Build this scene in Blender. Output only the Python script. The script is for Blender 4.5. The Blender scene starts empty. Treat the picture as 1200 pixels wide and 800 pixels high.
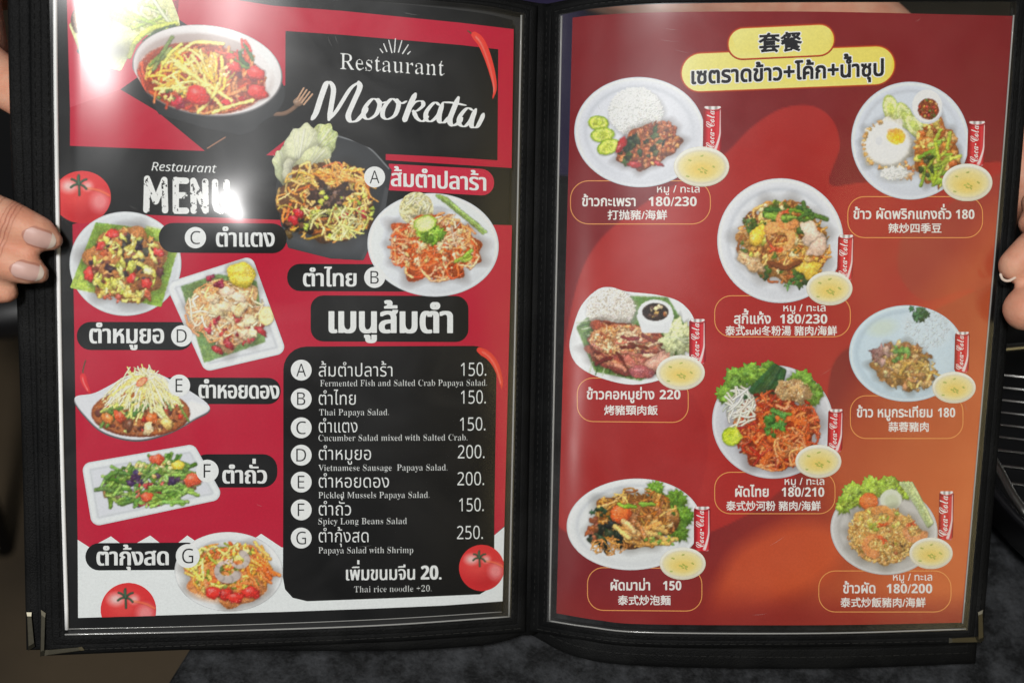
import bpy, bmesh, math, random
import numpy as np
from mathutils import Vector, Matrix

# ------------------------------------------------------------------ camera, world, lamps
random.seed(7); np.random.seed(7)
sc = bpy.context.scene
COL = sc.collection
PITCH = math.radians(50.0)
CAM = np.array((0.0, 0.0, 0.605))
FWD = np.array((0.0, math.cos(PITCH), -math.sin(PITCH)))
UPV = np.array((0.0, math.sin(PITCH), math.cos(PITCH)))
RGT = np.array((1.0, 0.0, 0.0))
FPX = 1449.0                                   # focal length in photo pixels (1200 wide)
cd = bpy.data.cameras.new('camera'); cam = bpy.data.objects.new('camera', cd); COL.objects.link(cam)
cam.location = CAM; cam.rotation_euler = (math.radians(90) - PITCH, 0, 0)
cd.sensor_width = 36.0; cd.lens = 36.0 * FPX / 1200.0
cd.clip_start = 0.02; cd.clip_end = 60.0
cd.dof.use_dof = True; cd.dof.focus_distance = 0.600; cd.dof.aperture_fstop = 6.5
sc.camera = cam
sc.view_settings.view_transform = 'Standard'; sc.view_settings.look = 'None'
sc.view_settings.exposure = 0.14; sc.view_settings.gamma = 1.0
sc.view_settings.use_curve_mapping = False
sc.render.engine = 'CYCLES'
sc.cycles.use_denoising = True
sc.cycles.max_bounces = 8; sc.cycles.transparent_max_bounces = 16
sc.cycles.caustics_reflective = False; sc.cycles.caustics_refractive = False
sc.cycles.sample_clamp_indirect = 6.0
wd = bpy.data.worlds.new('World'); sc.world = wd; wd.use_nodes = True
wd.node_tree.nodes['Background'].inputs[0].default_value = (0.90, 0.93, 0.90, 1)
wd.node_tree.nodes['Background'].inputs[1].default_value = 0.045

def area_lamp(name, loc, target, size, power, color=(1, .97, .92), shape='DISK', size_y=None):
    l = bpy.data.lights.new(name, 'AREA'); l.shape = shape; l.size = size
    if size_y: l.size_y = size_y
    l.energy = power; l.color = color
    o = bpy.data.objects.new(name, l); COL.objects.link(o); o.location = loc
    o.rotation_euler = (Vector(target) - Vector(loc)).to_track_quat('-Z', 'Y').to_euler()
    return o
LAMPS = []
area_lamp('ceiling_lamp', (-.24, -.43, 1.59), (0, .42, .17), .25, 22, (1, .985, .97))
area_lamp('veil_fill', (-.42, -.84, 1.62), (0, .40, .17), 1.25, 2.4, (.92, .98, 1), 'RECTANGLE', .75)  # added unseen panel, stands in for a bright ceiling; lays a reflected veil
area_lamp('side_lamp', (-1.18, -.49, .66), (0.03, .40, .15), .12, 1.6, (1, .98, .95), 'RECTANGLE', .42)
area_lamp('warm_sheen_fill', (.97, -.72, .80), (0.10, .36, .11), .40, 1.35, (1, .80, .36), 'RECTANGLE', .85)  # unseen warm source, added to lay orange-olive reflections on the sleeves
# ------------------------------------------------------------------ photo <-> place helpers
def W(X, Y, D):
    X, Y, D = np.asarray(X, float), np.asarray(Y, float), np.asarray(D, float)
    return CAM + X[..., None] * RGT + Y[..., None] * UPV + D[..., None] * FWD
def at(px, py, D):                              # a point seen at photo pixel px,py at depth D
    return Vector(W(np.float64((px - 600) / FPX * D), np.float64((400 - py) / FPX * D), np.float64(D)))
def on_plane(px, py, z):                        # the point of the level z seen at a pixel
    d = FWD + (px - 600) / FPX * RGT + (400 - py) / FPX * UPV
    return Vector(CAM + d * (z - CAM[2]) / d[2])

# pose and bend of the open menu, fitted to the corners of its two sheets
PO = [0.13582, -0.00241, -0.02111, 0.01366, 0.00532, 0.62124]
BEND = {'L': (0.13124, 0.01202, 0.05547), 'R': (-0.06064, 0.03498, -0.13329)}
def _rot(rx, ry, rz):
    cx, sx, cy, sy, cz, sz = math.cos(rx), math.sin(rx), math.cos(ry), math.sin(ry), math.cos(rz), math.sin(rz)
    return (np.array([[cz, -sz, 0], [sz, cz, 0], [0, 0, 1]]) @ np.array([[1, 0, 0], [0, cx, -sx], [0, sx, cx]])
            @ np.array([[cy, 0, sy], [0, 1, 0], [-sy, 0, cy]]))
RM = _rot(*PO[:3])
def bend(s, side):
    a, b, c = BEND[side]
    return a * s + b * (1 - np.exp(-np.clip(s, -.02, 1) / .035)) + c * s * s
def leaf(px, side, h=0.0):
    """points of the bent leaf (raised by h towards the reader) that lie at the given photo pixels"""
    px = np.asarray(px, float).reshape(-1, 2)
    dx = (px[:, 0] - 600) / FPX; dy = (400 - px[:, 1]) / FPX
    h = np.broadcast_to(np.asarray(h, float), dx.shape)
    sg = -1.0 if side == 'L' else 1.0
    def g(D):
        P = np.stack([dx * D - PO[3], dy * D - PO[4], PO[5] - D], -1) @ RM
        return P[:, 2] - bend(sg * P[:, 0], side) - h
    D = np.full(dx.shape, .6)
    for _ in range(7):
        g0 = g(D); g1 = g(D + 1e-5)
        D = D - g0 / ((g1 - g0) / 1e-5)
    return W(dx * D, dy * D, D)
def leaf_depth(px, py, side):
    p = leaf([(px, py)], side)[0]
    return float((p - CAM) @ FWD)

# ------------------------------------------------------------------ object helpers
def tag(o, label=None, cat=None, group=None, kind=None):
    if label: o['label'] = label
    if cat: o['category'] = cat
    if group: o['group'] = group
    if kind: o['kind'] = kind
    return o
def empty(name, loc):
    o = bpy.data.objects.new(name, None); COL.objects.link(o); o.location = loc
    o.empty_display_size = .02
    return o
def link(name, me, mat, parent=None, label=None):
    o = bpy.data.objects.new(name, me); COL.objects.link(o)
    if mat: me.materials.append(mat)
    if parent:
        o.parent = parent
        bpy_inv = PINV.get(parent.name)
        if bpy_inv is not None: o.matrix_parent_inverse = bpy_inv
    if label: o['label'] = label
    return o
PINV = {}
def mesh_np(name, V, loops, starts, cols=None, smooth=True):
    me = bpy.data.meshes.new(name)
    me.vertices.add(len(V)); me.vertices.foreach_set('co', np.asarray(V, np.float32).ravel())
    me.loops.add(len(loops)); me.loops.foreach_set('vertex_index', np.asarray(loops, np.int32))
    me.polygons.add(len(starts)); me.polygons.foreach_set('loop_start', np.asarray(starts, np.int32))
    me.update(calc_edges=True)
    if smooth: me.polygons.foreach_set('use_smooth', np.ones(len(starts), bool))
    if cols is not None:
        at_ = me.color_attributes.new('Col', 'FLOAT_COLOR', 'POINT')
        c4 = np.ones((len(V), 4), np.float32); c4[:, :3] = cols
        at_.data.foreach_set('color', c4.ravel())
    return me
def grid_faces(nu, nv, wrap_u=False):
    i = np.arange(nu if wrap_u else nu - 1); j = np.arange(nv - 1)
    I, J = np.meshgrid(i, j, indexing='ij'); I2 = (I + 1) % nu
    q = np.stack([I * nv + J, I2 * nv + J, I2 * nv + J + 1, I * nv + J + 1], -1).reshape(-1, 4)
    return q.ravel(), np.arange(len(q)) * 4
def lin(c):
    c = np.asarray(c, float) / 255.0
    return np.where(c <= .04045, c / 12.92, ((c + .055) / 1.055) ** 2.4)
INK = 1.12                                      # printed colour as seen -> reflectance
def ink(c): return np.clip(lin(c) * INK, .003, .88)

# ------------------------------------------------------------------ materials
def mat(name, color=(.5, .5, .5), rough=.5, metal=0.0, spec=.5):
    m = bpy.data.materials.new(name); m.use_nodes = True
    b = m.node_tree.nodes['Principled BSDF']
    b.inputs['Base Color'].default_value = (*color, 1); b.inputs['Roughness'].default_value = rough
    b.inputs['Metallic'].default_value = metal; b.inputs['Specular IOR Level'].default_value = spec
    return m
def nd(m, t, **kw):
    n = m.node_tree.nodes.new(t)
    for k, v in kw.items(): setattr(n, k, v)
    return n
def lk(m, a, b): m.node_tree.links.new(a, b)
def add_bump(m, scale, strength, dist=.001, detail=4, tex='NOISE', rough_var=None):
    b = m.node_tree.nodes['Principled BSDF']
    tc = nd(m, 'ShaderNodeTexCoord')
    if tex == 'NOISE':
        t = nd(m, 'ShaderNodeTexNoise'); t.inputs['Scale'].default_value = scale; t.inputs['Detail'].default_value = detail; out = t.outputs[0]
    else:
        t = nd(m, 'ShaderNodeTexVoronoi'); t.inputs['Scale'].default_value = scale; out = t.outputs['Distance']
    lk(m, tc.outputs['Object'], t.inputs['Vector'])
    bp = nd(m, 'ShaderNodeBump'); bp.inputs['Strength'].default_value = strength; bp.inputs['Distance'].default_value = dist
    lk(m, out, bp.inputs['Height']); lk(m, bp.outputs[0], b.inputs['Normal'])
    if rough_var:
        mr = nd(m, 'ShaderNodeMapRange'); mr.inputs[3].default_value, mr.inputs[4].default_value = rough_var
        lk(m, out, mr.inputs[0]); lk(m, mr.outputs[0], b.inputs['Roughness'])
    return t, bp
def vary(m, c1, c2, scale, detail=5, lo=.35, hi=.65):
    b = m.node_tree.nodes['Principled BSDF']
    tc = nd(m, 'ShaderNodeTexCoord'); t = nd(m, 'ShaderNodeTexNoise'); t.inputs['Scale'].default_value = scale; t.inputs['Detail'].default_value = detail
    lk(m, tc.outputs['Object'], t.inputs['Vector'])
    r = nd(m, 'ShaderNodeValToRGB'); r.color_ramp.elements[0].position = lo; r.color_ramp.elements[1].position = hi
    r.color_ramp.elements[0].color = (*c1, 1); r.color_ramp.elements[1].color = (*c2, 1)
    lk(m, t.outputs[0], r.inputs[0]); lk(m, r.outputs[0], b.inputs['Base Color'])
    return r

M_INK = mat('printed_ink', rough=.6, spec=.08)
_a = nd(M_INK, 'ShaderNodeAttribute', attribute_name='Col')
_tc = nd(M_INK, 'ShaderNodeTexCoord'); _n = nd(M_INK, 'ShaderNodeTexNoise'); _n.inputs['Scale'].default_value = 900; _n.inputs['Detail'].default_value = 2
lk(M_INK, _tc.outputs['Object'], _n.inputs['Vector'])
_mr = nd(M_INK, 'ShaderNodeMapRange'); _mr.inputs[3].default_value = .90; _mr.inputs[4].default_value = 1.10
lk(M_INK, _n.outputs[0], _mr.inputs[0])
_mx = nd(M_INK, 'ShaderNodeVectorMath', operation='SCALE'); lk(M_INK, _a.outputs['Color'], _mx.inputs[0]); lk(M_INK, _mr.outputs[0], _mx.inputs[3])
lk(M_INK, _mx.outputs[0], M_INK.node_tree.nodes['Principled BSDF'].inputs['Base Color'])

M_LEATHER = mat('black_leatherette', (.0055, .0058, .006), .6, spec=.13)
add_bump(M_LEATHER, 1300, .8, .0005, 3, rough_var=(.5, .75))
vary(M_LEATHER, (.0028, .003, .0032), (.009, .0093, .0093), 38, 8, .45, .80)
M_THREAD = mat('black_thread', (.004, .004, .004), .8, spec=.1)
M_THREAD2 = mat('worn_thread', (.03, .03, .028), .6, spec=.3)
M_METAL = mat('dark_brass', (.13, .12, .09), .45, 1.0); add_bump(M_METAL, 300, .15, .0004)
M_SLEEVE = bpy.data.materials.new('clear_vinyl'); M_SLEEVE.use_nodes = True
_nt = M_SLEEVE.node_tree; _nt.nodes.remove(_nt.nodes['Principled BSDF'])
_out = _nt.nodes['Material Output']
_tr = nd(M_SLEEVE, 'ShaderNodeBsdfTransparent'); _tr.inputs[0].default_value = (.965, .97, .965, 1)
_gl = nd(M_SLEEVE, 'ShaderNodeBsdfGlossy'); _gl.inputs['Roughness'].default_value = .05
_fr = nd(M_SLEEVE, 'ShaderNodeFresnel'); _fr.inputs[0].default_value = 1.5
_ml = nd(M_SLEEVE, 'ShaderNodeMath', operation='MULTIPLY'); _ml.inputs[1].default_value = 1.5; _ml.use_clamp = True
_mix = nd(M_SLEEVE, 'ShaderNodeMixShader')
lk(M_SLEEVE, _fr.outputs[0], _ml.inputs[0]); lk(M_SLEEVE, _ml.outputs[0], _mix.inputs[0])
_g2 = nd(M_SLEEVE, 'ShaderNodeBsdfGlossy'); _g2.inputs['Roughness'].default_value = .38      # scuffed vinyl: a sharp and a hazy lobe
_mg = nd(M_SLEEVE, 'ShaderNodeMixShader'); _ms2 = nd(M_SLEEVE, 'ShaderNodeTexNoise'); _ms2.inputs['Scale'].default_value = 26; _ms2.inputs['Detail'].default_value = 7; _ms2.inputs['Distortion'].default_value = 1.2
_mr2 = nd(M_SLEEVE, 'ShaderNodeMapRange'); _mr2.inputs[1].default_value = .35; _mr2.inputs[2].default_value = .7; _mr2.inputs[3].default_value = .22; _mr2.inputs[4].default_value = .68
lk(M_SLEEVE, _ms2.outputs[0], _mr2.inputs[0]); lk(M_SLEEVE, _mr2.outputs[0], _mg.inputs[0])
_tcs = nd(M_SLEEVE, 'ShaderNodeTexCoord'); lk(M_SLEEVE, _tcs.outputs['Object'], _ms2.inputs['Vector'])
lk(M_SLEEVE, _gl.outputs[0], _mg.inputs[1]); lk(M_SLEEVE, _g2.outputs[0], _mg.inputs[2])
lk(M_SLEEVE, _tr.outputs[0], _mix.inputs[1]); lk(M_SLEEVE, _mg.outputs[0], _mix.inputs[2]); lk(M_SLEEVE, _mix.outputs[0], _out.inputs[0])
_tc = nd(M_SLEEVE, 'ShaderNodeTexCoord'); _n = nd(M_SLEEVE, 'ShaderNodeTexNoise'); _n.inputs['Scale'].default_value = 14; _n.inputs['Detail'].default_value = 5
lk(M_SLEEVE, _tc.outputs['Object'], _n.inputs['Vector'])
_mr = nd(M_SLEEVE, 'ShaderNodeMapRange'); _mr.inputs[1].default_value = .4; _mr.inputs[2].default_value = .75; _mr.inputs[3].default_value = .19; _mr.inputs[4].default_value = .30
lk(M_SLEEVE, _n.outputs[0], _mr.inputs[0]); lk(M_SLEEVE, _mr.outputs[0], _gl.inputs['Roughness'])
M_SEAM = mat('vinyl_fold', (.55, .55, .53), .12, spec=.8); M_SEAM.node_tree.nodes['Principled BSDF'].inputs['Alpha'].default_value = .45
M_FOLD = mat('milky_vinyl_fold', (.86, .86, .85), .3, spec=.6)

# ------------------------------------------------------------------ small numpy paint box for the printed pictures
_T = np.random.RandomState(3).rand(64, 64)
def vnoise(x, y, seed=0):
    x = x + seed * 7.31; y = y + seed * 3.77
    xi = np.floor(x).astype(int); yi = np.floor(y).astype(int); fx = x - xi; fy = y - yi
    fx = fx * fx * (3 - 2 * fx); fy = fy * fy * (3 - 2 * fy)
    g = lambda a, b: _T[a % 64, b % 64]
    return (g(xi, yi) * (1 - fx) + g(xi + 1, yi) * fx) * (1 - fy) + (g(xi, yi + 1) * (1 - fx) + g(xi + 1, yi + 1) * fx) * fy
def fbm(x, y, seed=0): return .5 * vnoise(x, y, seed) + .3 * vnoise(2.1 * x, 2.1 * y, seed + 1) + .2 * vnoise(4.3 * x, 4.3 * y, seed + 2)
R = random.Random(11)
def C(*c): return np.array(c, float)
class Cv:
    """a canvas over photo pixels x0..x1, y0..y1; rgb 0..255 as the print looks, a = coverage"""
    def __init__(s, x0, y0, x1, y1, step=.78):
        s.x0, s.y0, s.st = x0, y0, step
        s.w = int((x1 - x0) / step) + 1; s.h = int((y1 - y0) / step) + 1
        s.rgb = np.zeros((s.h, s.w, 3)); s.a = np.zeros((s.h, s.w))
        s.X, s.Y = np.meshgrid(x0 + np.arange(s.w) * step, y0 + np.arange(s.h) * step)
        s.ext = True
    def box(s, xa, ya, xb, yb):
        i0 = max(0, int((ya - s.y0) / s.st) - 1); i1 = min(s.h, int((yb - s.y0) / s.st) + 2)
        j0 = max(0, int((xa - s.x0) / s.st) - 1); j1 = min(s.w, int((xb - s.x0) / s.st) + 2)
        return (slice(i0, max(i0, i1)), slice(j0, max(j0, j1)))
    def put(s, b, m, col):
        if m.size == 0: return
        m = np.clip(m, 0, 1)
        if not s.ext: m = m * s.a[b]
        else:
            new = s.a[b] < .01
            s.rgb[b] = np.where(new[..., None] & (m[..., None] > 0), col, s.rgb[b])
            s.a[b] = np.maximum(s.a[b], m)
        s.rgb[b] = s.rgb[b] * (1 - m[..., None]) + col * m[..., None]
    def loc(s, b, cx, cy, rx, ry, rot):
        c, n = math.cos(rot), math.sin(rot); dx = s.X[b] - cx; dy = s.Y[b] - cy
        return (dx * c + dy * n) / rx, (-dx * n + dy * c) / ry
    def ell(s, cx, cy, rx, ry, col, rot=0, soft=.7, al=1.0):
        r = max(rx, ry) + soft + 1; b = s.box(cx - r, cy - r, cx + r, cy + r)
        u, v = s.loc(b, cx, cy, rx, ry, rot); q = np.hypot(u, v)
        s.put(b, ((1 - q) * min(rx, ry) / soft + .5) * 1.0 if al == 1 else np.clip((1 - q) * min(rx, ry) / soft + .5, 0, 1) * al, C(*col))
    def poly(s, pts, col, rnd=0, soft=.7, al=1.0):
        P = np.array(pts, float); b = s.box(P[:, 0].min() - rnd - 2, P[:, 1].min() - rnd - 2, P[:, 0].max() + rnd + 2, P[:, 1].max() + rnd + 2)
        d = sdpoly(P, s.X[b], s.Y[b]) - rnd
        s.put(b, np.clip(-d / soft + .5, 0, 1) * al, C(*col)); return b, d
    def strand(s, pts, w, col, al=1.0, sh=.27, shade=.36):
        P = np.array(pts, float); r = w * 1.8 + 1
        b = s.box(P[:, 0].min() - r, P[:, 1].min() - r, P[:, 0].max() + r, P[:, 1].max() + r)
        X, Y = s.X[b], s.Y[b]
        if X.size == 0: return
        d = np.full(X.shape, 1e9); sy = np.zeros(X.shape)
        for (ax, ay), (bx, by) in zip(P[:-1], P[1:]):
            ex, ey = bx - ax, by - ay; L = ex * ex + ey * ey + 1e-9
            t = np.clip(((X - ax) * ex + (Y - ay) * ey) / L, 0, 1)
            qx = X - ax - t * ex; qy = Y - ay - t * ey; dd = np.hypot(qx, qy)
            k = dd < d; d = np.where(k, dd, d); sy = np.where(k, qy + .5 * qx, sy)
        if sh: s.put(b, np.clip((w * 1.55 - d) / (w * .9), 0, 1) * sh, C(*col) * .22)
        q = d / w
        f = 1.08 - shade * q * q - .16 * np.clip(sy / w, -1, 1)
        s.put(b, np.clip((w - d) / .6 + .5, 0, 1) * al, np.clip(C(*col)[None, None] * f[..., None], 0, 255))
    def blob(s, cx, cy, r, col, asp=1.0, rot=0, rough=.15, sh=.28, hl=.25, tex=.15, seed=None, freq=None):
        seed = R.randint(0, 999) if seed is None else seed
        rr = random.Random(seed); rx, ry = r, r * asp; rb = max(rx, ry) * 1.5 + 2
        b = s.box(cx - rb, cy - rb, cx + rb, cy + rb)
        u, v = s.loc(b, cx, cy, rx, ry, rot)
        if u.size == 0: return
        th = np.arctan2(v, u); k = np.ones(u.shape)
        for f in (freq or (2, 3, 5)): k = k + rough * rr.uniform(.3, 1) * np.cos(f * th + rr.uniform(0, 6.3))
        q = np.hypot(u, v) / k; mr = min(rx, ry)
        if sh: s.put(b, np.clip((1.28 - q) / .35, 0, 1) * sh, C(*col) * .2)
        dx = (s.X[b] - cx) / max(rx, ry); dy = (s.Y[b] - cy) / max(rx, ry)
        f = 1.02 - .22 * np.clip(dy * .8 + dx * .4, -1, 1) - .22 * np.clip(q, 0, 1.2) ** 3
        f = f + tex * (fbm(s.X[b] * .55, s.Y[b] * .55, seed) - .5) * 2
        c = C(*col)[None, None] * f[..., None]
        g = np.exp(-(((u + .3) / .35) ** 2 + ((v + .35) / .28) ** 2)) * hl
        c = c * (1 - g[..., None]) + 255 * g[..., None]
        s.put(b, np.clip((1 - q) * mr / .7 + .5, 0, 1), np.clip(c, 0, 255))
    def shade(s, fn):
        f = fn(s.X, s.Y); s.rgb = np.clip(s.rgb * (f[..., None] if f.ndim == 2 else f), 0, 255)
def sdpoly(P, X, Y):
    d = np.full(X.shape, 1e18); sg = np.ones(X.shape); n = len(P)
    for i in range(n):
        ax, ay = P[i]; bx, by = P[i - 1]; ex, ey = bx - ax, by - ay
        wx, wy = X - ax, Y - ay; t = np.clip((wx * ex + wy * ey) / (ex * ex + ey * ey + 1e-12), 0, 1)
        d = np.minimum(d, (wx - ex * t) ** 2 + (wy - ey * t) ** 2)
        c1 = Y >= ay; c2 = Y < by; c3 = ex * wy > ey * wx
        sg = np.where((c1 & c2 & c3) | (~c1 & ~c2 & ~c3), -sg, sg)
    return sg * np.sqrt(d)
def curve_pts(P, n=8, closed=False):
    P = [np.array(p, float) for p in P]; out = []
    Q = [P[-1]] + P + [P[0], P[1]] if closed else [2 * P[0] - P[1]] + P + [2 * P[-1] - P[-2]]
    for i in range(1, len(Q) - 2):
        a, b, c, d = Q[i - 1], Q[i], Q[i + 1], Q[i + 2]
        for t in np.arange(n) / n:
            out.append(.5 * (2 * b + (c - a) * t + (2 * a - 5 * b + 4 * c - d) * t * t + (3 * b - a - 3 * c + d) * t ** 3))
    if not closed: out.append(P[-1])
    return np.array(out)
def contour(A, rgb=None):
    """cells of A above one half as a clean mesh (marching squares): node grid coords, loops, starts, colours"""
    A = np.pad(A, 1)
    if rgb is not None: rgb = np.pad(rgb, ((1, 1), (1, 1), (0, 0)), mode='edge')
    I = A >= .5; h, w = A.shape
    nid = np.where(I, np.cumsum(I.ravel()).reshape(h, w) - 1, -1); n0 = int(I.sum())
    ii, jj = np.nonzero(I); V = [np.stack([jj, ii], -1).astype(float)]; CC = [rgb[I]] if rgb is not None else None
    he = I[:, :-1] != I[:, 1:]; hid = np.cumsum(he.ravel()).reshape(he.shape) - 1 + n0; n1 = n0 + int(he.sum())
    a, b = A[:, :-1][he], A[:, 1:][he]; i, j = np.nonzero(he); t = (.5 - a) / (b - a)
    V.append(np.stack([j + t, i], -1))
    if rgb is not None: CC.append(np.where(I[:, :-1][he][:, None], rgb[:, :-1][he], rgb[:, 1:][he]))
    ve = I[:-1] != I[1:]; vid = np.cumsum(ve.ravel()).reshape(ve.shape) - 1 + n1
    a, b = A[:-1][ve], A[1:][ve]; i, j = np.nonzero(ve); t = (.5 - a) / (b - a)
    V.append(np.stack([j, i + t], -1))
    if rgb is not None: CC.append(np.where(I[:-1][ve][:, None], rgb[:-1][ve], rgb[1:][ve]))
    corner = [nid[:-1, :-1], nid[:-1, 1:], nid[1:, 1:], nid[1:, :-1]]
    edge = [hid[:-1], vid[:, 1:], hid[1:], vid[:, :-1]]
    code = I[:-1, :-1] * 1 + I[:-1, 1:] * 2 + I[1:, 1:] * 4 + I[1:, :-1] * 8
    loops, sizes = [], []
    for k in range(1, 16):
        m = code == k
        if not m.any(): continue
        seq = []
        for c in range(4):
            if k >> c & 1: seq.append(corner[c][m])
            if (k >> c & 1) != (k >> ((c + 1) % 4) & 1): seq.append(edge[c][m])
        S = np.stack(seq[::-1], -1); loops.append(S.ravel()); sizes.append(np.full(len(S), S.shape[1]))
    loops = np.concatenate(loops); sizes = np.concatenate(sizes)
    starts = np.concatenate([[0], np.cumsum(sizes)[:-1]])
    V = np.concatenate(V) - 1
    return V, loops, starts, (np.concatenate(CC) if rgb is not None else None)
LAYER = 4.5e-5
def bilin(A, y, x):
    y = np.clip(y, 0, A.shape[0] - 1.001); x = np.clip(x, 0, A.shape[1] - 1.001); i = y.astype(int); j = x.astype(int); fy = (y - i)[..., None]; fx = (x - j)[..., None]
    return (A[i, j] * (1 - fx) + A[i, j + 1] * fx) * (1 - fy) + (A[i + 1, j] * (1 - fx) + A[i + 1, j + 1] * fx) * fy
def cook(cv):
    """break up the clean strokes of a painted dish: small warps, mottling, wet glints (the plain china stays as it is)"""
    X, Y, st = cv.X, cv.Y, cv.st; sd = R.randint(0, 99)
    mx = cv.rgb.max(2); sat = (mx - cv.rgb.min(2)) / np.maximum(mx, 30); m = np.clip((sat - .14) / .16, 0, 1)
    k = np.ones(3) / 3
    for ax in (0, 1): m = np.apply_along_axis(lambda v: np.convolve(v, k, 'same'), ax, m)
    dx = (fbm(X * .30, Y * .30, sd) - .5) * 3.0 + (vnoise(X * .9, Y * .9, sd + 5) - .5) * 1.5; dy = (fbm(X * .30, Y * .30, sd + 9) - .5) * 3.0 + (vnoise(X * .9, Y * .9, sd + 14) - .5) * 1.5
    ii, jj = np.mgrid[0:cv.h, 0:cv.w].astype(float); ok = bilin(cv.a[..., None], ii + dy * m, jj + dx * m)[..., 0] > .9
    g = np.where(ok, m, 0); w = bilin(cv.rgb, ii + dy * g, jj + dx * g)
    w = .6 * w + .1 * (np.roll(w, 1, 0) + np.roll(w, -1, 0) + np.roll(w, 1, 1) + np.roll(w, -1, 1))
    w = w * (1 - m[..., None]) + 255 * (np.clip(w, 0, 255) / 255) ** .90 * m[..., None]
    w = w + (w - 120) * .16 * m[..., None]
    t = 1 + m * ((fbm(X * .16, Y * .16, sd + 3) - .5) * .34 + (vnoise(X * .75, Y * .75, sd + 7) - .5) * .26)
    w = w * t[..., None]; hue = (fbm(X * .22, Y * .22, sd + 21) - .5) * m * 34; w[..., 0] += hue * .5; w[..., 2] -= hue * .6
    gl = np.clip((vnoise(X * .85, Y * .85, sd + 31) - .80) / .12, 0, 1) * np.clip((mx - 80) / 100, 0, 1) * m * .32
    cv.rgb = np.clip(w * (1 - gl[..., None]) + 246 * gl[..., None], 0, 255)
def print_canvas(cv, name, side, layer, parent, label=None, clip=None):
    if name == 'dish_picture': cook(cv)
    a = cv.a.copy()
    if clip is not None: a = np.minimum(a, np.clip(-sdpoly(np.array(clip, float), cv.X, cv.Y) / cv.st + .5, 0, 1))
    V, l, s, c = contour(a, cv.rgb)
    px = V * cv.st + (cv.x0, cv.y0)
    return link(name, mesh_np(name, leaf(px, side, layer * LAYER), l, s, ink(c)), M_INK, parent, label)
def print_mask(A, x0, y0, st, col, name, side, layer, parent, label=None, warp=None):
    V, l, s, _ = contour(A); px = V * st + (x0, y0)
    if warp: px = warp(px)
    return link(name, mesh_np(name, leaf(px, side, layer * LAYER), l, s, np.tile(ink(col), (len(px), 1))), M_INK, parent, label)
def print_poly(pts, col, name, side, layer, parent, label=None, colfn=None):
    bm = bmesh.new(); P = np.array(pts, float)
    bm.faces.new([bm.verts.new((x, y, 0)) for x, y in P])
    for axis, stp in ((0, 9.0), (1, 30.0)):
        lo, hi = P[:, axis].min(), P[:, axis].max()
        for k in np.arange(math.ceil(lo / stp) * stp, hi, stp):
            no = (1, 0, 0) if axis == 0 else (0, 1, 0)
            bmesh.ops.bisect_plane(bm, geom=bm.verts[:] + bm.edges[:] + bm.faces[:], plane_co=[k * n for n in no], plane_no=no)
    bmesh.ops.triangulate(bm, faces=bm.faces[:])
    me = bpy.data.meshes.new(name); bm.to_mesh(me); bm.free()
    co = np.empty(len(me.vertices) * 3, np.float32); me.vertices.foreach_get('co', co); co = co.reshape(-1, 3)[:, :2].astype(float)
    cols = np.tile(ink(col), (len(co), 1)) if colfn is None else ink(colfn(co))
    me.vertices.foreach_set('co', leaf(co, side, layer * LAYER).astype(np.float32).ravel())
    at_ = me.color_attributes.new('Col', 'FLOAT_COLOR', 'POINT'); c4 = np.ones((len(co), 4), np.float32); c4[:, :3] = cols
    at_.data.foreach_set('color', c4.ravel()); me.update()
    return link(name, me, M_INK, parent, label)
def rrect(x0, y0, x1, y1, r, slope=0.0, n=7, rs=None):
    rs = rs or (r, r, r, r); out = []
    for (cx, cy, a0), q in zip(((x0, y0, 180), (x1, y0, 270), (x1, y1, 0), (x0, y1, 90)), rs):
        q = max(q, .01); ox = cx + (q if cx == x0 else -q); oy = cy + (q if cy == y0 else -q)
        for k in range(n):
            t = math.radians(a0 + 90 * k / (n - 1)); out.append((ox + q * math.cos(t), oy + q * math.sin(t)))
    return [(x, y + slope * (x - x0)) for x, y in out]
# ------------------------------------------------------------------ lettering
_cv = bpy.data.curves.new('type_setting', 'FONT'); _cv.size = 1.0; _cv.fill_mode = 'NONE'; _cv.resolution_u = 6
_to = bpy.data.objects.new('type_setting', _cv); COL.objects.link(_to)
_oc = {}
def outline(s):
    """outline segments (n,2,2) of a string set at size 1"""
    if s in _oc: return _oc[s]
    _cv.body = s
    dg = bpy.context.evaluated_depsgraph_get(); dg.update()
    ev = _to.evaluated_get(dg); me = ev.to_mesh()
    v = np.empty(len(me.vertices) * 3, np.float32); me.vertices.foreach_get('co', v); v = v.reshape(-1, 3)[:, :2].astype(float)
    e = np.empty(len(me.edges) * 2, np.int32); me.edges.foreach_get('vertices', e); e = e.reshape(-1, 2)
    r = v[e] if len(e) else np.zeros((0, 2, 2)); ev.to_mesh_clear(); _oc[s] = r
    return r
UPPER = '\u0e31\u0e34\u0e35\u0e36\u0e37\u0e4d\u0e47'; TONE = '\u0e48\u0e49\u0e4a\u0e4b\u0e4c'
def set_line(s):
    """outline of a line, with Thai tone marks lifted over the vowel signs below them"""
    base, marks = '', []
    for i, ch in enumerate(s):
        if ch in TONE and ((i and s[i - 1] in UPPER) or (i + 1 < len(s) and s[i + 1] == '\u0e33')): marks.append((base, ch))
        else: base += ch
    segs = [outline(base)]
    for pre, ch in marks:
        # a tone mark has no advance: its outline comes last in prefix + mark
        n = len(outline(pre)); m = outline(pre + ch)[n:].copy()
        dx = 0.0
        m[..., 1] += .19; m[..., 0] += dx
        segs.append(m)
    return np.concatenate(segs)
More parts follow.
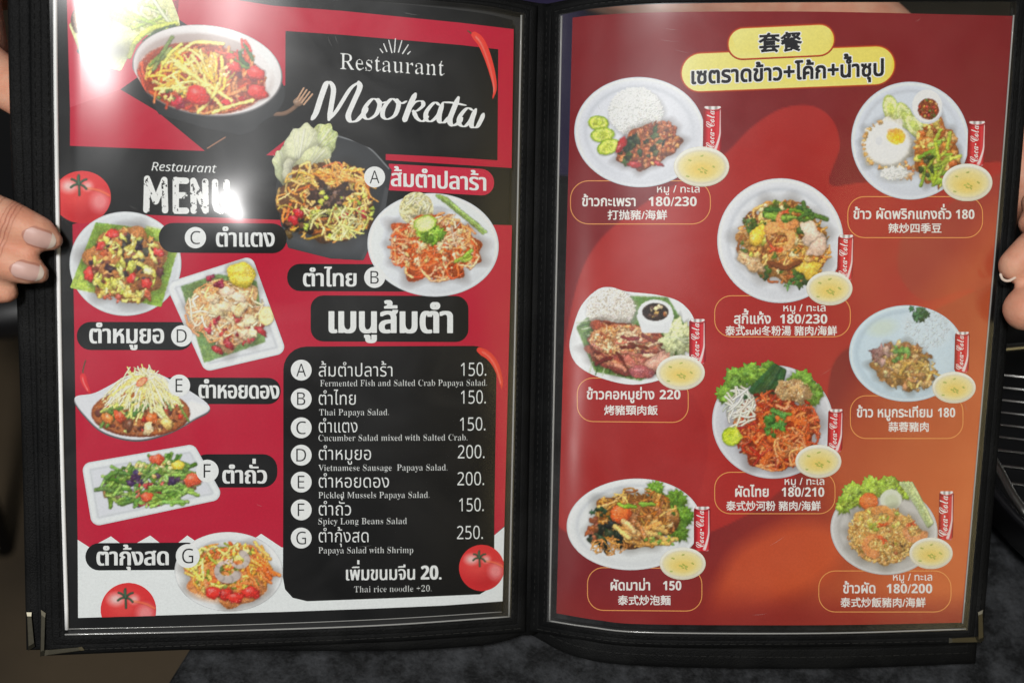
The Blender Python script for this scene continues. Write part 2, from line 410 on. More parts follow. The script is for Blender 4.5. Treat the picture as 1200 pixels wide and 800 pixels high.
def fill(seg, step, pad):
    """non-zero winding coverage of outline segments on a grid of the given step"""
    k = 3; hs = step / k
    x0, y0 = seg[..., 0].min() - pad, seg[..., 1].min() - pad
    w = int((seg[..., 0].max() + pad - x0) / hs) + 2; h = int((seg[..., 1].max() + pad - y0) / hs) + 2
    w += -w % k; h += -h % k
    acc = np.zeros((h, w + 1), np.int32)
    a, b = seg[:, 0], seg[:, 1]
    for d, p, q in ((1, a, b), (-1, b, a)):
        m = q[:, 1] > p[:, 1]
        for (ax, ay), (bx, by) in zip(p[m], q[m]):
            r0 = int(math.ceil((ay - y0) / hs - .5)); r1 = int(math.ceil((by - y0) / hs - .5))
            if r1 <= r0: continue
            rows = np.arange(r0, r1); yy = y0 + (rows + .5) * hs
            xx = ax + (bx - ax) * (yy - ay) / (by - ay)
            np.add.at(acc, (rows, np.clip(np.ceil((xx - x0) / hs - .5).astype(int), 0, w)), d)
    B = np.cumsum(acc, 1)[:, :w] != 0
    return B, x0, y0, hs, k
def grow(B, r):
    if r < .5: return B
    out = B.copy(); R_ = int(math.ceil(r))
    for dy in range(-R_, R_ + 1):
        for dx in range(-R_, R_ + 1):
            if 0 < dx * dx + dy * dy <= r * r + .3:
                out |= np.roll(np.roll(B, dy, 0), dx, 1)
    return out
def down(B, k):
    h, w = B.shape; return B.reshape(h // k, k, w // k, k).mean((1, 3))
REF = {'th': ('\u0e01', .56), 'cj': ('\u5341', .8), 'la': ('\U0001D5A7', .72)}
def text(s, x0, x1, y, h, col, side, layer, parent, kind='th', bold=0.0, slope=0.0, thin=0.0, hthin=0.0, hbold=0.0, step=.33, label=None, halo=None):
    """a printed line from x0 to x1 with its baseline at y (at x0), letters h high; bold = extra stroke half-width in pixels"""
    seg = set_line(s).copy()
    ref = outline(REF[kind][0]); rh = ref[..., 1].max() - min(0, ref[..., 1].min())
    xa, xb = seg[..., 0].min(), seg[..., 0].max()
    seg[..., 0] = (seg[..., 0] - xa) * (x1 - x0 - 2 * (bold + hbold)) / (xb - xa) + x0 + bold + hbold
    seg[..., 1] = -seg[..., 1] * h / rh                       # photo y runs down
    B, gx, gy, hs, k = fill(seg, step, 2.0 + bold + hbold + (halo or 0))
    if thin: B = ~grow(~B, thin / hs)
    B0 = B
    if hthin:                                                 # slim the stems of a bold face, keep dots and hairlines
        q = int(round(hthin / hs)); E = B0.copy()
        for j in range(1, q + 1): E &= np.roll(B0, j, 1) & np.roll(B0, -j, 1)
        keep = E.copy()
        for j in range(1, q + 3): keep |= np.roll(E, j, 1) | np.roll(E, -j, 1)
        B = E | (B0 & ~keep)
    Bb = grow(B, bold / hs)
    if hbold:
        Q = Bb.copy()
        for j in range(1, int(round(hbold / hs)) + 1): Bb = Bb | np.roll(Q, j, 1) | np.roll(Q, -j, 1)
    warp = lambda p: np.stack([p[:, 0], p[:, 1] + y + slope * (p[:, 0] - x0)], -1)
    lab = label or None
    if halo:
        print_mask(down(grow(Bb, halo / hs), k), gx + hs, gy + hs, step, (250, 246, 225), 'lettering_outline', side, layer - 1, parent, None, warp)
    return print_mask(down(Bb, k), gx + hs, gy + hs, step, col, 'lettering', side, layer, parent, lab, warp)

def brush(strokes, x0, y0, x1, y1, step):
    """coverage of pen strokes [(points, half widths)] in photo pixels"""
    w = int((x1 - x0) / step) + 2; h = int((y1 - y0) / step) + 2
    A = np.zeros((h, w))
    for P, hw in strokes:
        for (ax, ay), (bx, by), ra, rb in zip(P[:-1], P[1:], hw[:-1], hw[1:]):
            m = max(ra, rb) + 1
            i0 = max(0, int((min(ay, by) - m - y0) / step)); i1 = min(h, int((max(ay, by) + m - y0) / step) + 2)
            j0 = max(0, int((min(ax, bx) - m - x0) / step)); j1 = min(w, int((max(ax, bx) + m - x0) / step) + 2)
            if i1 <= i0 or j1 <= j0: continue
            Y, X = np.mgrid[i0:i1, j0:j1]; X = X * step + x0; Y = Y * step + y0
            ex, ey = bx - ax, by - ay; t = np.clip(((X - ax) * ex + (Y - ay) * ey) / (ex * ex + ey * ey + 1e-9), 0, 1)
            d = np.hypot(X - ax - t * ex, Y - ay - t * ey) - (ra + (rb - ra) * t)
            A[i0:i1, j0:j1] = np.maximum(A[i0:i1, j0:j1], np.clip(.5 - d / step, 0, 1))
    return A
def face(s, up, lo, dg):
    """the same letters in another face of the type (mathematical alphabets)"""
    r = ''
    for c in s:
        if 'A' <= c <= 'Z': r += chr(up + ord(c) - 65)
        elif 'a' <= c <= 'z': r += chr(lo + ord(c) - 97)
        elif '0' <= c <= '9' and dg: r += chr(dg + ord(c) - 48)
        else: r += c
    return r
BOOK = (0x1D400, 0x1D41A, 0x1D7CE); SANS = (0x1D5A0, 0x1D5BA, 0x1D7E2); SANSB = (0x1D5D4, 0x1D5EE, 0x1D7EC); SLANT = (0x1D608, 0x1D622, 0)
def serif(s, x0, x1, y, em, col, side, layer, parent, slope=0.0, hthin=.022, label=None):
    return text(face(s, *BOOK), x0, x1, y, em * .66, col, side, layer, parent, 'la', slope=slope, hthin=hthin * em, step=.28, label=label)
bpy_keep = _to
# ------------------------------------------------------------------ table, floor
M_TABLE = mat('slate_table_top', (.03, .032, .036), .45, spec=.25)
vary(M_TABLE, (.005, .0055, .006), (.050, .053, .058), 42, 14, .43, .66); [setattr(n.inputs['Roughness'], 'default_value', .8) for n in M_TABLE.node_tree.nodes if n.type == 'TEX_NOISE']; add_bump(M_TABLE, 500, .5, .0008, 6, rough_var=(.4, .75))
M_FLOOR = mat('brown_floor', (.12, .09, .055), .6); vary(M_FLOOR, (.045, .032, .018), (.090, .064, .036), 3.5); add_bump(M_FLOOR, 60, .2, .002)
def slab(name, pts, z0, z1, m, bev=.004):
    bm = bmesh.new()
    lo = [bm.verts.new((p[0], p[1], z0)) for p in pts]; hi = [bm.verts.new((p[0], p[1], z1)) for p in pts]
    bm.faces.new(hi); bm.faces.new(lo[::-1]); n = len(pts)
    for i in range(n): bm.faces.new((lo[i], lo[(i + 1) % n], hi[(i + 1) % n], hi[i]))
    bmesh.ops.recalc_face_normals(bm, faces=bm.faces[:])
    if bev: bmesh.ops.bevel(bm, geom=bm.edges[:], offset=bev, segments=3, affect='EDGES', profile=.6)
    me = bpy.data.meshes.new(name); bm.to_mesh(me); bm.free()
    return me
fl = link('floor', slab('floor', [(-3, -2), (3, -2), (3, 4), (-3, 4)], -.80, -.74, M_FLOOR, 0), M_FLOOR); tag(fl, kind='structure')
ea = on_plane(195, 800, 0); eb = on_plane(222, 757, 0); dv = (eb - ea).normalized()
tp = [ea - dv * .25, eb + dv * .40, eb + dv * .40 + Vector((1.15, -.02, 0)), ea - dv * .25 + Vector((1.15, -.02, 0))]
tab = empty('table', (.45, .5, -.74)); PINV['table'] = Matrix.Translation((.45, .5, -.74)).inverted()
tag(tab, 'dark slate-grey speckled table top under the menu', 'table')
link('table_top', slab('table_top', tp, -.03, 0, M_TABLE), M_TABLE, tab)
M_LEG = mat('black_steel', (.02, .02, .02), .5, .6)
for p in tp:
    c = Vector((.46, .47, 0)); q = p + (c - p) * .12
    link('leg', slab('leg', [(q.x - .025, q.y - .025), (q.x + .025, q.y - .025), (q.x + .025, q.y + .025), (q.x - .025, q.y + .025)], -.74, -.031, M_LEG, .003), M_LEG, tab)

# ------------------------------------------------------------------ the menu: two printed sheets in clear sleeves with stitched black edging
mb = leaf([(612, 735)], 'L')[0]
menu = empty('menu', mb); PINV['menu'] = Matrix.Translation(Vector(mb)).inverted()
tag(menu, 'open black leatherette restaurant menu with clear sleeves, held up over the table', 'menu')
def loft(paths):                                 # resample matching corner-to-corner paths
    out = []
    for P, n in paths:
        P = curve_pts(P, 6) if len(P) > 2 else np.array(P, float)
        d = np.concatenate([[0], np.cumsum(np.linalg.norm(np.diff(P, axis=0), axis=1))]); t = np.linspace(0, d[-1], n + 1)[:-1]
        out.append(np.stack([np.interp(t, d, P[:, 0]), np.interp(t, d, P[:, 1])], -1))
    return np.concatenate(out)
def edging(name, outer, inner, side, h0, thick, bulge, label):
    NS = (46, 60, 46, 60)
    O = loft(list(zip(outer, NS))); I = loft(list(zip(inner, NS)))
    sec = [(0, -thick), (0, -bulge * .2), (.03, bulge * .5), (.10, bulge * .85), (.25, bulge), (.45, bulge), (.49, bulge * .9), (.5, bulge * .8), (.51, bulge * .9), (.55, bulge), (.78, bulge), (.90, bulge * .85), (.97, bulge * .45), (1, -bulge * .2), (1, -thick)]
    V = []
    for t, h in sec:
        V.append(leaf(O + (I - O) * t, side, h0 + h))
    V = np.stack(V, 1).reshape(-1, 3)
    l, s = grid_faces(len(O), len(sec), True)
    return link('edging', mesh_np(name, V, l, s), M_LEATHER, menu, label)
# photo-pixel outlines: [top, spine/right side, bottom, left side] running clockwise from the top left corner
OUT_L = [[(34, -44), (250, -30), (470, -8), (570, -3), (630, 7)], [(630, 7), (616, 740)], [(616, 740), (540, 746), (440, 752), (240, 760), (49, 768)], [(49, 768), (43, 500), (36, 150), (34, -44)]]
INN_L = [[(60, -28), (250, -18), (470, -1), (560, 7), (612, 17)], [(612, 17), (597, 722)], [(597, 722), (520, 728), (440, 733), (240, 740), (75, 743)], [(75, 743), (69, 500), (63, 150), (60, -28)]]
OUT_R = [[(634, 9), (700, -4), (780, -10), (960, -13), (1213, -11)], [(1213, -11), (1189, 290), (1151, 753)], [(1151, 753), (960, 757), (760, 757), (675, 748), (618, 738)], [(618, 738), (634, 9)]]
INN_R = [[(657, 18), (700, 10), (780, 5), (960, 3), (1190, 3)], [(1190, 3), (1171, 280), (1132, 737)], [(1132, 737), (960, 742), (760, 741), (690, 734), (643, 727)], [(643, 727), (657, 18)]]
edging('edging', OUT_L, INN_L, 'L', -.0002, .0022, .0012, None)
edging('edging', OUT_R, INN_R, 'R', -.0002, .0022, .0012, None)
BOUT_L = [[(8, -44), (250, -34), (470, -14), (570, -6), (632, 4)], [(632, 4), (616, 742)], [(616, 742), (560, 756), (440, 762), (240, 761), (31, 761)], [(31, 761), (25, 500), (12, 150), (8, -44)]]
BINN_L = [[(36, -26), (250, -12), (470, 4), (560, 10), (612, 20)], [(612, 20), (597, 722)], [(597, 722), (540, 732), (440, 742), (240, 742), (62, 742)], [(62, 742), (53, 500), (40, 150), (36, -26)]]
BOUT_R = [[(634, 6), (700, -6), (780, -12), (960, -16), (1208, -14)], [(1208, -14), (1183, 290), (1143, 777)], [(1143, 777), (960, 783), (760, 780), (675, 769), (618, 741)], [(618, 741), (634, 6)]]
BINN_R = [[(657, 16), (700, 6), (780, 0), (960, -2), (1184, -2)], [(1184, -2), (1166, 280), (1122, 735)], [(1122, 735), (960, 738), (760, 736), (690, 730), (643, 722)], [(643, 722), (657, 16)]]
edging('back_edging', BOUT_L, BINN_L, 'L', -.0055, .0022, .0012, 'edging of the leaf behind the left page')
edging('back_edging', BOUT_R, BINN_R, 'R', -.0085, .0022, .0012, 'edging of the leaf behind the right page')
# back leaf of the left half carries a black sheet
def sheet(name, outl, side, h, nu, nv, m, colfn=None, hfn=None, label=None, parent=None):
    t, r, b, l = [curve_pts(p, 6) if len(p) > 2 else np.array(p, float) for p in outl]
    def samp(P, k):
        d = np.concatenate([[0], np.cumsum(np.linalg.norm(np.diff(P, axis=0), axis=1))]); d = d / d[-1]
        return np.stack([np.interp(k, d, P[:, 0]), np.interp(k, d, P[:, 1])], -1)
    u = np.linspace(0, 1, nu); v = np.linspace(0, 1, nv)
    T = samp(t, u); B = samp(b[::-1], u); Lf = samp(l[::-1], v); Rt = samp(r, v)
    U, Vv = np.meshgrid(u, v, indexing='ij'); U = U[..., None]; Vv = Vv[..., None]
    P = (1 - Vv) * T[:, None] + Vv * B[:, None] + (1 - U) * Lf[None] + U * Rt[None] - ((1 - U) * (1 - Vv) * T[0] + U * (1 - Vv) * T[-1] + (1 - U) * Vv * B[0] + U * Vv * B[-1])
    P = P.reshape(-1, 2); hh = h if hfn is None else h + hfn(P)
    lo, st = grid_faces(nu, nv)
    return link(name, mesh_np(name, leaf(P, side, hh), lo, st, None if colfn is None else ink(colfn(P))), m, parent or menu, label)
M_BACK = mat('black_paper', (.008, .008, .009), .6)
sheet('backing_sheet', BINN_L, 'L', -.006, 40, 30, M_BACK, label='black sheet of the leaf behind the left page')
# spine roll
def tube(name, pts, rad, m, parent=None, seg=10, label=None, cap=True):
    P = [Vector(p) for p in pts]; n = len(P); V = []; rads = rad if hasattr(rad, '__len__') else [rad] * n
    prev = None
    for i, p in enumerate(P):
        t = (P[min(i + 1, n - 1)] - P[max(i - 1, 0)]).normalized()
        a = prev - t * prev.dot(t) if prev is not None else t.orthogonal()
        a.normalize(); prev = a; b = t.cross(a)
        for k in range(seg):
            q = 2 * math.pi * k / seg; V.append(p + (a * math.cos(q) + b * math.sin(q)) * rads[i])
    F = [(i * seg + k, i * seg + (k + 1) % seg, (i + 1) * seg + (k + 1) % seg, (i + 1) * seg + k) for i in range(n - 1) for k in range(seg)]
    if cap: F += [tuple(range(seg))[::-1], tuple((n - 1) * seg + k for k in range(seg))]
    me = bpy.data.meshes.new(name); me.from_pydata([tuple(v) for v in V], [], F); me.update()
    for f in me.polygons: f.use_smooth = len(f.vertices) == 4
    return link(name, me, m, parent, label) if name else me
sp = leaf([(632 - 15 * t, 6 + 733 * t) for t in np.linspace(0, 1, 14)], 'L', -.0075)
tube('spine', sp, .0062, M_LEATHER, menu, 14)

# --- pages
PG_L = [[(63, -24), (250, -14), (470, 5), (560, 15), (601, 24)], [(601, 24), (588, 716)], [(588, 716), (520, 721), (440, 725), (240, 732.5), (79, 736)], [(79, 736), (73, 500), (66, 150), (63, -24)]]
PG_R = [[(671, 21), (700, 18), (780, 14.5), (960, 14), (1187, 19)], [(1187, 19), (1168, 260), (1127.5, 729)], [(1127.5, 729), (960, 732), (760, 731), (700, 726), (652, 718)], [(652, 718), (671, 21)]]
def left_col(P): return np.tile(C(15, 16, 18), (len(P), 1))
def sstep(x, a, b): t = np.clip((x - a) / (b - a), 0, 1); return t * t * (3 - 2 * t)
def right_col(P):
    x, y = P[:, 0], P[:, 1]
    # diagonal blend: dark red upper left, orange lower right, dark red strip along the bottom
    t = sstep((x - 660) / 480 * .55 + (y - 20) / 700 * .62, .66, 1.14)
    c = C(110, 26, 31)[None] * (1 - t[:, None]) + C(180, 88, 44)[None] * t[:, None]
    def swirl(c, d, col, k, soft=1.6):
        m = np.clip(-d / soft + .5, 0, 1) * k; return c * (1 - m[:, None]) + C(*col)[None] * m[:, None]
    # a large lighter lobe sweeping from the left edge over the middle
    lob = curve_pts([(655, 470), (672, 350), (700, 285), (760, 235), (840, 188), (880, 150), (915, 128), (950, 124), (975, 140), (984, 172), (972, 215), (1010, 214), (1080, 205), (1190, 195), (1200, 300), (1060, 380), (980, 420), (960, 520), (880, 600), (760, 640), (650, 610)], 8, True)
    c = swirl(c, sdpoly(lob, x, y), (158, 38, 34), .80)
    lob2 = curve_pts([(660, 560), (668, 480), (720, 430), (800, 450), (830, 520), (800, 620), (730, 660), (670, 630)], 8, True)
    c = swirl(c, sdpoly(lob2, x, y), (140, 30, 31), .55)
    lob3 = curve_pts([(1052, 300), (1065, 262), (1110, 240), (1200, 200), (1200, 330), (1130, 340), (1085, 352), (1058, 330)], 8, True)
    c = swirl(c, sdpoly(lob3, x, y), (132, 52, 44), .55)
    org = curve_pts([(1000, 470), (1060, 380), (1120, 310), (1190, 250), (1200, 560), (1150, 600), (1060, 640), (985, 600), (960, 540)], 8, True)
    c = swirl(c, sdpoly(org, x, y), (186, 96, 46), .45, 40)
    org2 = curve_pts([(835, 722), (842, 680), (868, 640), (930, 612), (985, 625), (975, 668), (900, 712)], 8, True)
    c = swirl(c, sdpoly(org2, x, y), (194, 84, 44), .62, 22)
    bot = sstep(y - (x - 700) * .02, 676, 722)[:, None]; c = c * (1 - bot * .75) + C(118, 28, 27)[None] * bot * .75
    c = c + (fbm(x * .02, y * .02, 4)[:, None] - .5) * 10
    return np.clip(c * 1.13, 0, 255)
pageL = sheet('page', PG_L, 'L', 0, 150, 120, M_INK, left_col, label='black, red and white papaya salad page on the left')
pageR = sheet('page', PG_R, 'R', 0, 250, 330, M_INK, right_col, label='dark red and orange rice set page on the right')
# ------------------------------------------------------------------ left page: printed panels
RED, BLK, WHT = (184, 24, 54), (14, 15, 17), (224, 228, 232)
LP = lambda pts, col, lay, name='printed_panel', label=None: print_poly(pts, col, name, 'L', lay, pageL, label)
LP([(200, -12), (320, 7), (400, 13), (470, 20), (540, 27), (602, 34.5), (599.5, 197), (520, 192), (440, 187), (334, 175), (334, 103), (310, 90), (205, 20)], RED, 1, label='red panel round the restaurant name')
LP([(78, -10), (210, -6), (205, 60), (141, 105), (82, 126)], (196, 60, 80), 1, label='pale red panel behind the leaves')
LP([(82, 126), (141, 105), (183, 130), (240, 177), (160, 174), (82, 171)], RED, 1, label='red wedge under the bowl')
LP([(334.5, 36.5), (400, 41), (470, 47), (540, 53), (584, 58), (583, 188), (520, 184), (440, 180), (334, 172)], BLK, 2, label='black panel with the restaurant name')
LP([(334.5, 172), (334.5, 100), (312, 108), (290, 130), (312, 180), (340, 186), (452, 192), (452, 180)], BLK, 2.4)
LP([(312, 182), (345, 156), (345, 184)], RED, 2.8)
zig = [(91, 632), (105, 641), (119, 634), (130, 628), (146, 640), (153, 640), (176, 627), (194, 641), (202, 641), (219.5, 627), (240, 641), (262, 628), (284, 641), (306, 625), (330, 641)]
LP([(85, 263), (130, 250), (200, 253), (335, 258), (470, 261), (600, 264), (591, 616), (579, 627), (560, 641), (330, 641)] + zig[::-1][1:], RED, 1, label='large red panel behind the salads')
LP(zig + [(560, 641), (579, 627), (591, 617), (589, 704), (520, 709), (440, 712.5), (330, 716.5), (240, 719), (91.5, 723.5)], WHT, 1, label='white strip with a zigzag top edge')
LP(rrect(332, 406, 582, 700, 26, -.004, rs=(27, 27, 26, 27))[:14] + [(581, 500), (579.5, 600), (579, 676), (574, 689), (562, 696), (470, 700), (360, 704), (343, 700), (334, 690), (331.5, 676), (332, 560)], (9, 9, 11), 2, label='black panel with the price list')
LP(rrect(364, 346, 549, 400, 15, .004), (10, 11, 13), 2, label='black title box')
LP(rrect(336.5, 309, 490, 341, 15, .005), (12, 13, 15), 2, label='black name tag')
LP(rrect(455.6, 192, 579, 223, 15, .055, rs=(.5, 15, 15, .5)), (196, 36, 66), 3, label='red name tag')
LP(rrect(186, 261, 336, 296, 17, .006), (14, 16, 18), 7, label='black name tag')
LP(rrect(90, 377, 226, 410, 16, .002), (14, 16, 18), 2, label='black name tag')
LP(rrect(160, 442, 329, 473, 15, .003), (12, 14, 16), 2, label='black name tag')
LP(rrect(225, 532, 325, 571, 17, -.002), (11, 12, 15), 2, label='black name tag')
LP(rrect(100, 636, 236, 668, 16, -.006), (10, 11, 14), 2, label='black name tag')
def badge(x, y, r, ch, lay, dark=(30, 31, 33)):
    t = np.linspace(0, 2 * math.pi, 40)[:-1]
    print_poly([(x + r * math.cos(q), y + r * math.sin(q)) for q in t], (226, 228, 228), 'letter_badge', 'L', lay, pageL)
    w = r * (.95 if ch in 'ACDG' else .8 if ch == 'B' else .62); hh = r * 1.22
    text(face(ch, *SANS), x - w / 2 - (0 if ch not in 'EF' else .3), x + w / 2, y + hh / 2, hh, dark, 'L', lay + 1, pageL, 'la', thin=.12, step=.28)
for (x, y, r, ch) in ((439, 207.5, 12.3, 'A'), (439, 325, 12.3, 'B'), (229, 278.5, 12.5, 'C'), (213, 393.5, 12.5, 'D'), (210, 451.5, 12.8, 'E'), (243, 551.5, 13.2, 'F'), (220, 651, 14, 'G')): badge(x, y, r, ch, 9)
for y, ch in zip((433.5, 467, 501, 533, 564.5, 597, 630), 'ABCDEFG'): badge(353, y, 12.2, ch, 4)
WT = (224, 226, 226)
LT = lambda s, x0, x1, y, h, lay=4, **k: text(s, x0, x1, y, h, k.pop('col', WT), 'L', lay, pageL, k.pop('kind', 'th'), **k)
LT('ส้มตำปลาร้า', 458, 570, 218, 15.5, 5, bold=.18, hbold=.65, slope=.05)
LT('ตำไทย', 355, 418, 335.5, 15.5, bold=.18, hbold=.65)
LT('เมนูส้มตำ', 385, 531, 389.5, 25, bold=.45, hbold=1.25, slope=.002)
LT('ตำแตง', 253, 322, 289, 16.5, 8.5, bold=.18, hbold=.65)
LT('ตำหมูยอ', 104.5, 192.5, 402, 17, bold=.2, hbold=.75)
LT('ตำหอยดอง', 232.5, 327.5, 466, 15.5, bold=.2, hbold=.65, slope=.01)
LT('ตำถั่ว', 260.5, 313, 566, 15.5, bold=.2, hbold=.75)
LT('ตำกุ้งสด', 113, 198, 662, 16, bold=.2, hbold=.75, slope=-.005)
names = [('ส้มตำปลาร้า', 460), ('ตำไทย', 417), ('ตำแตง', 419), ('ตำหมูยอ', 435), ('ตำหอยดอง', 456), ('ตำถั่ว', 411.5), ('ตำกุ้งสด', 432)]
for (s, x1), y in zip(names, (441, 474, 506.5, 538.5, 571, 603.5, 635)): LT(s, 373.5, x1, y, 12.0, thin=.1)
for s, y, x0, x1 in zip(('150.', '150.', '150.', '200.', '200.', '150.', '250.'), (440.5, 473, 504.5, 537, 568.5, 599, 631.5), (540, 540, 539, 536.5, 536, 538, 535.5), (570, 569.5, 569, 568, 567.5, 567, 566)):
    LT(face(s, *SANS), x0, x1, y, 15.5, kind='la', thin=.1, slope=-.015)
eng = [('Fermented Fish and Salted Crab Papaya Salad.', 375, 571, 452.5), ('Thai Papaya Salad.', 374, 456, 486.5), ('Cucumber Salad mixed with Salted Crab.', 373, 548, 516.5), ('Vietnamese Sausage  Papaya Salad.', 373, 524.5, 551.5), ('Pickled Mussels Papaya Salad.', 373, 503.5, 583.5), ('Spicy Long Beans Salad', 373, 477, 614), ('Papaya Salad with Shrimp', 373, 484.5, 648)]
for s, x0, x1, y in eng: serif(s, x0, x1, y, 11.5, (214, 216, 216), 'L', 4, pageL, slope=-.004)
LT(face('เพิ่มขนมจีน 20.', *SANSB), 405.5, 517.5, 679.5, 12.6, bold=.05, hbold=.4, slope=-.01)
serif('Thai rice noodle +20.', 415, 506, 693.5, 11.2, (205, 207, 207), 'L', 4, pageL, slope=-.012)
serif('Restaurant', 398, 521, 81.0, 29.5, (228, 229, 229), 'L', 4, pageL, slope=.066, hthin=.03, label='white serif word above the name')
# the brush-written name
def zz(P): return [(320 + x / 3.3333, y / 3.3333) for x, y in P]
def scr(P, w0, w1=None):
    Q = curve_pts(zz(P), 8); T = np.gradient(Q, axis=0); T /= np.linalg.norm(T, axis=1, keepdims=True) + 1e-9
    dn = np.clip(np.abs(T[:, 1]), 0, 1) ** 1.2; hw = w0 * .92 * (.26 + .66 * dn ** 1.4)
    e = np.minimum(np.arange(len(Q)), np.arange(len(Q))[::-1]); hw = hw * np.clip(.55 + e / 6, 0, 1)
    return Q, hw
S_ = [scr([(152, 466), (168, 440), (186, 385), (204, 335), (213, 322)], 4.2), scr([(205, 330), (222, 322), (236, 350), (228, 410), (218, 468)], 3.6), scr([(218, 468), (250, 430), (300, 350), (334, 322)], 3.1),
      scr([(334, 322), (338, 345), (312, 405), (294, 450), (302, 474), (326, 472), (352, 446), (368, 425)], 3.9),
      scr([(412, 394), (388, 388), (360, 420), (354, 452), (372, 466), (402, 448), (416, 412), (410, 392), (425, 402), (446, 398)], 3.3),
      scr([(484, 396), (462, 388), (434, 420), (428, 452), (446, 466), (476, 450), (490, 412), (484, 394), (502, 404), (522, 396)], 3.3),
      scr([(556, 368), (540, 400), (520, 452), (513, 472)], 4.2), scr([(522, 440), (552, 402), (580, 396), (586, 412), (564, 432), (542, 436)], 3.0), scr([(548, 434), (562, 462), (584, 474), (606, 456)], 3.4),
      scr([(652, 412), (630, 402), (600, 436), (598, 466), (618, 474), (646, 448), (660, 410)], 3.3), scr([(662, 406), (650, 446), (650, 474), (668, 478), (690, 456)], 3.6),
      scr([(724, 382), (704, 430), (690, 470), (700, 490), (722, 482), (738, 462)], 3.9), scr([(664, 400), (700, 402), (754, 412)], 4.2),
      scr([(782, 432), (758, 424), (730, 456), (728, 484), (748, 494), (772, 470), (788, 432)], 3.3), scr([(792, 428), (778, 466), (776, 494), (796, 496), (812, 470), (822, 446)], 3.4)]
print_mask(brush(S_, 358, 88, 576, 160, .33), 358, 88, .33, (228, 229, 229), 'lettering', 'L', 4, pageL, 'white brush-script restaurant name')
rays = []
for (a, b) in (((418, 192), (428, 206)), ((432, 172), (444, 202)), ((452, 158), (464, 206)), ((478, 152), (474, 204)), ((503, 160), (490, 204)), ((528, 176), (506, 210)), ((536, 202), (526, 212))):
    rays.append((np.array(zz([a, b])), [.55, .75]))
print_mask(brush(rays, 440, 42, 488, 70, .3), 440, 42, .3, (220, 221, 221), 'printed_ornament', 'L', 4, pageL, 'white sunburst strokes over the serif word')
# worn block letters and the hand-written word above them
def blk(P, w): return [(np.array(P, float), [w] * len(P))]
m_ = []
for P in ([(171.5, 246), (172.5, 209.5)], [(172.5, 209.5), (182.5, 236), (192.5, 211)], [(192.5, 211), (193.5, 246.5)],
          [(206, 211), (206, 246.5)], [(206, 211.5), (218, 212)], [(206, 229), (216, 229)], [(206, 247), (218, 247)],
          [(227, 247), (226.5, 212)], [(226.5, 212), (240.5, 246)], [(241, 247), (240.5, 213)],
          [(252, 213.5), (252, 238), (254, 245), (259, 247.5), (264, 245), (266, 238), (265.5, 214)]): m_ += blk(P, 3.7)
A_ = brush(m_, 162, 200, 275, 256, .33); yy, xx = np.mgrid[0:A_.shape[0], 0:A_.shape[1]]
worn = fbm(xx * .11, yy * .07, 21); A_ = np.where((worn > .69) & (yy * .33 > 8), 0, A_)
print_mask(A_, 162, 200, .33, (226, 227, 226), 'lettering', 'L', 4, pageL, 'worn white block letters')
LT(face('Restaurant', *SLANT), 177.5, 254, 200, 10, kind='la', bold=.05, slope=.035)
# chopstick tip and fork on the black ground
cv = Cv(240, 158, 268, 178); cv.strand([(243, 174), (264, 161)], .9, (150, 105, 80), shade=.6); print_canvas(cv, 'chopstick_picture', 'L', 3, pageL)
cv = Cv(318, 96, 372, 138)
cv.strand(curve_pts([(322, 134), (334, 133), (344, 127), (350, 121)], 4), 2.6, (120, 92, 74)); cv.blob(350, 119, 7, (150, 118, 96), .75, -.7, .05)
for k, (dx, dy) in enumerate(((0, 0), (3.4, 2.2), (6.8, 4.6), (10, 7.2))):
    cv.strand([(350 + dx * .8 - 2, 117 + dy * .8), (356 + dx, 103.5 + dy)], 1.1, (188, 150, 122))
print_canvas(cv, 'fork_picture', 'L', 3, pageL, 'picture of a copper fork')
# chillies and tomatoes
def chilli(P, w, col, lay, label, stem_=None):
    xs = [p[0] for p in P]; ys = [p[1] for p in P]; cv = Cv(min(xs) - 8, min(ys) - 18, max(xs) + 10, max(ys) + 6)
    if stem_: cv.strand(curve_pts(stem_, 6), .8, (96, 74, 56))
    Q = curve_pts(P, 8); n = len(Q)
    for k in range(n):
        t = k / (n - 1); r = w * (1 - t ** 2.2) * min(1, .72 + t * 3) + .35
        cv.ell(Q[k][0], Q[k][1], r, r, col)
    for k in range(n - 4):
        t = k / (n - 1); r = w * (1 - t ** 2.2); cv.ell(Q[k][0] - r * .15, Q[k][1], r * .55, r * .6, np.array(col) * 1.1 + 8, soft=r, al=.3)
    for k in range(3, n - 6): cv.ell(Q[k][0] - w * .28, Q[k][1] - .3, w * .18, w * .3, (250, 190, 175), soft=.8, al=.35)
    print_canvas(cv, 'chilli_picture', 'L', lay, pageL, label)
chilli([(556, 41), (564, 50), (571, 66), (577, 86), (580, 104), (577, 117)], 4.6, (226, 62, 52), 4, 'picture of a long red chilli beside the name', [(535, 25), (544, 33), (553, 40)])
chilli([(97, 440), (99, 448), (103, 456), (106, 461)], 3.6, (206, 40, 48), 2, 'picture of a small red chilli', [(101, 420), (98, 430), (97, 438)])
chilli([(562, 410), (574, 418), (582, 430), (587, 446), (588, 456)], 4.2, (214, 58, 46), 3, 'picture of a red chilli at the list corner')
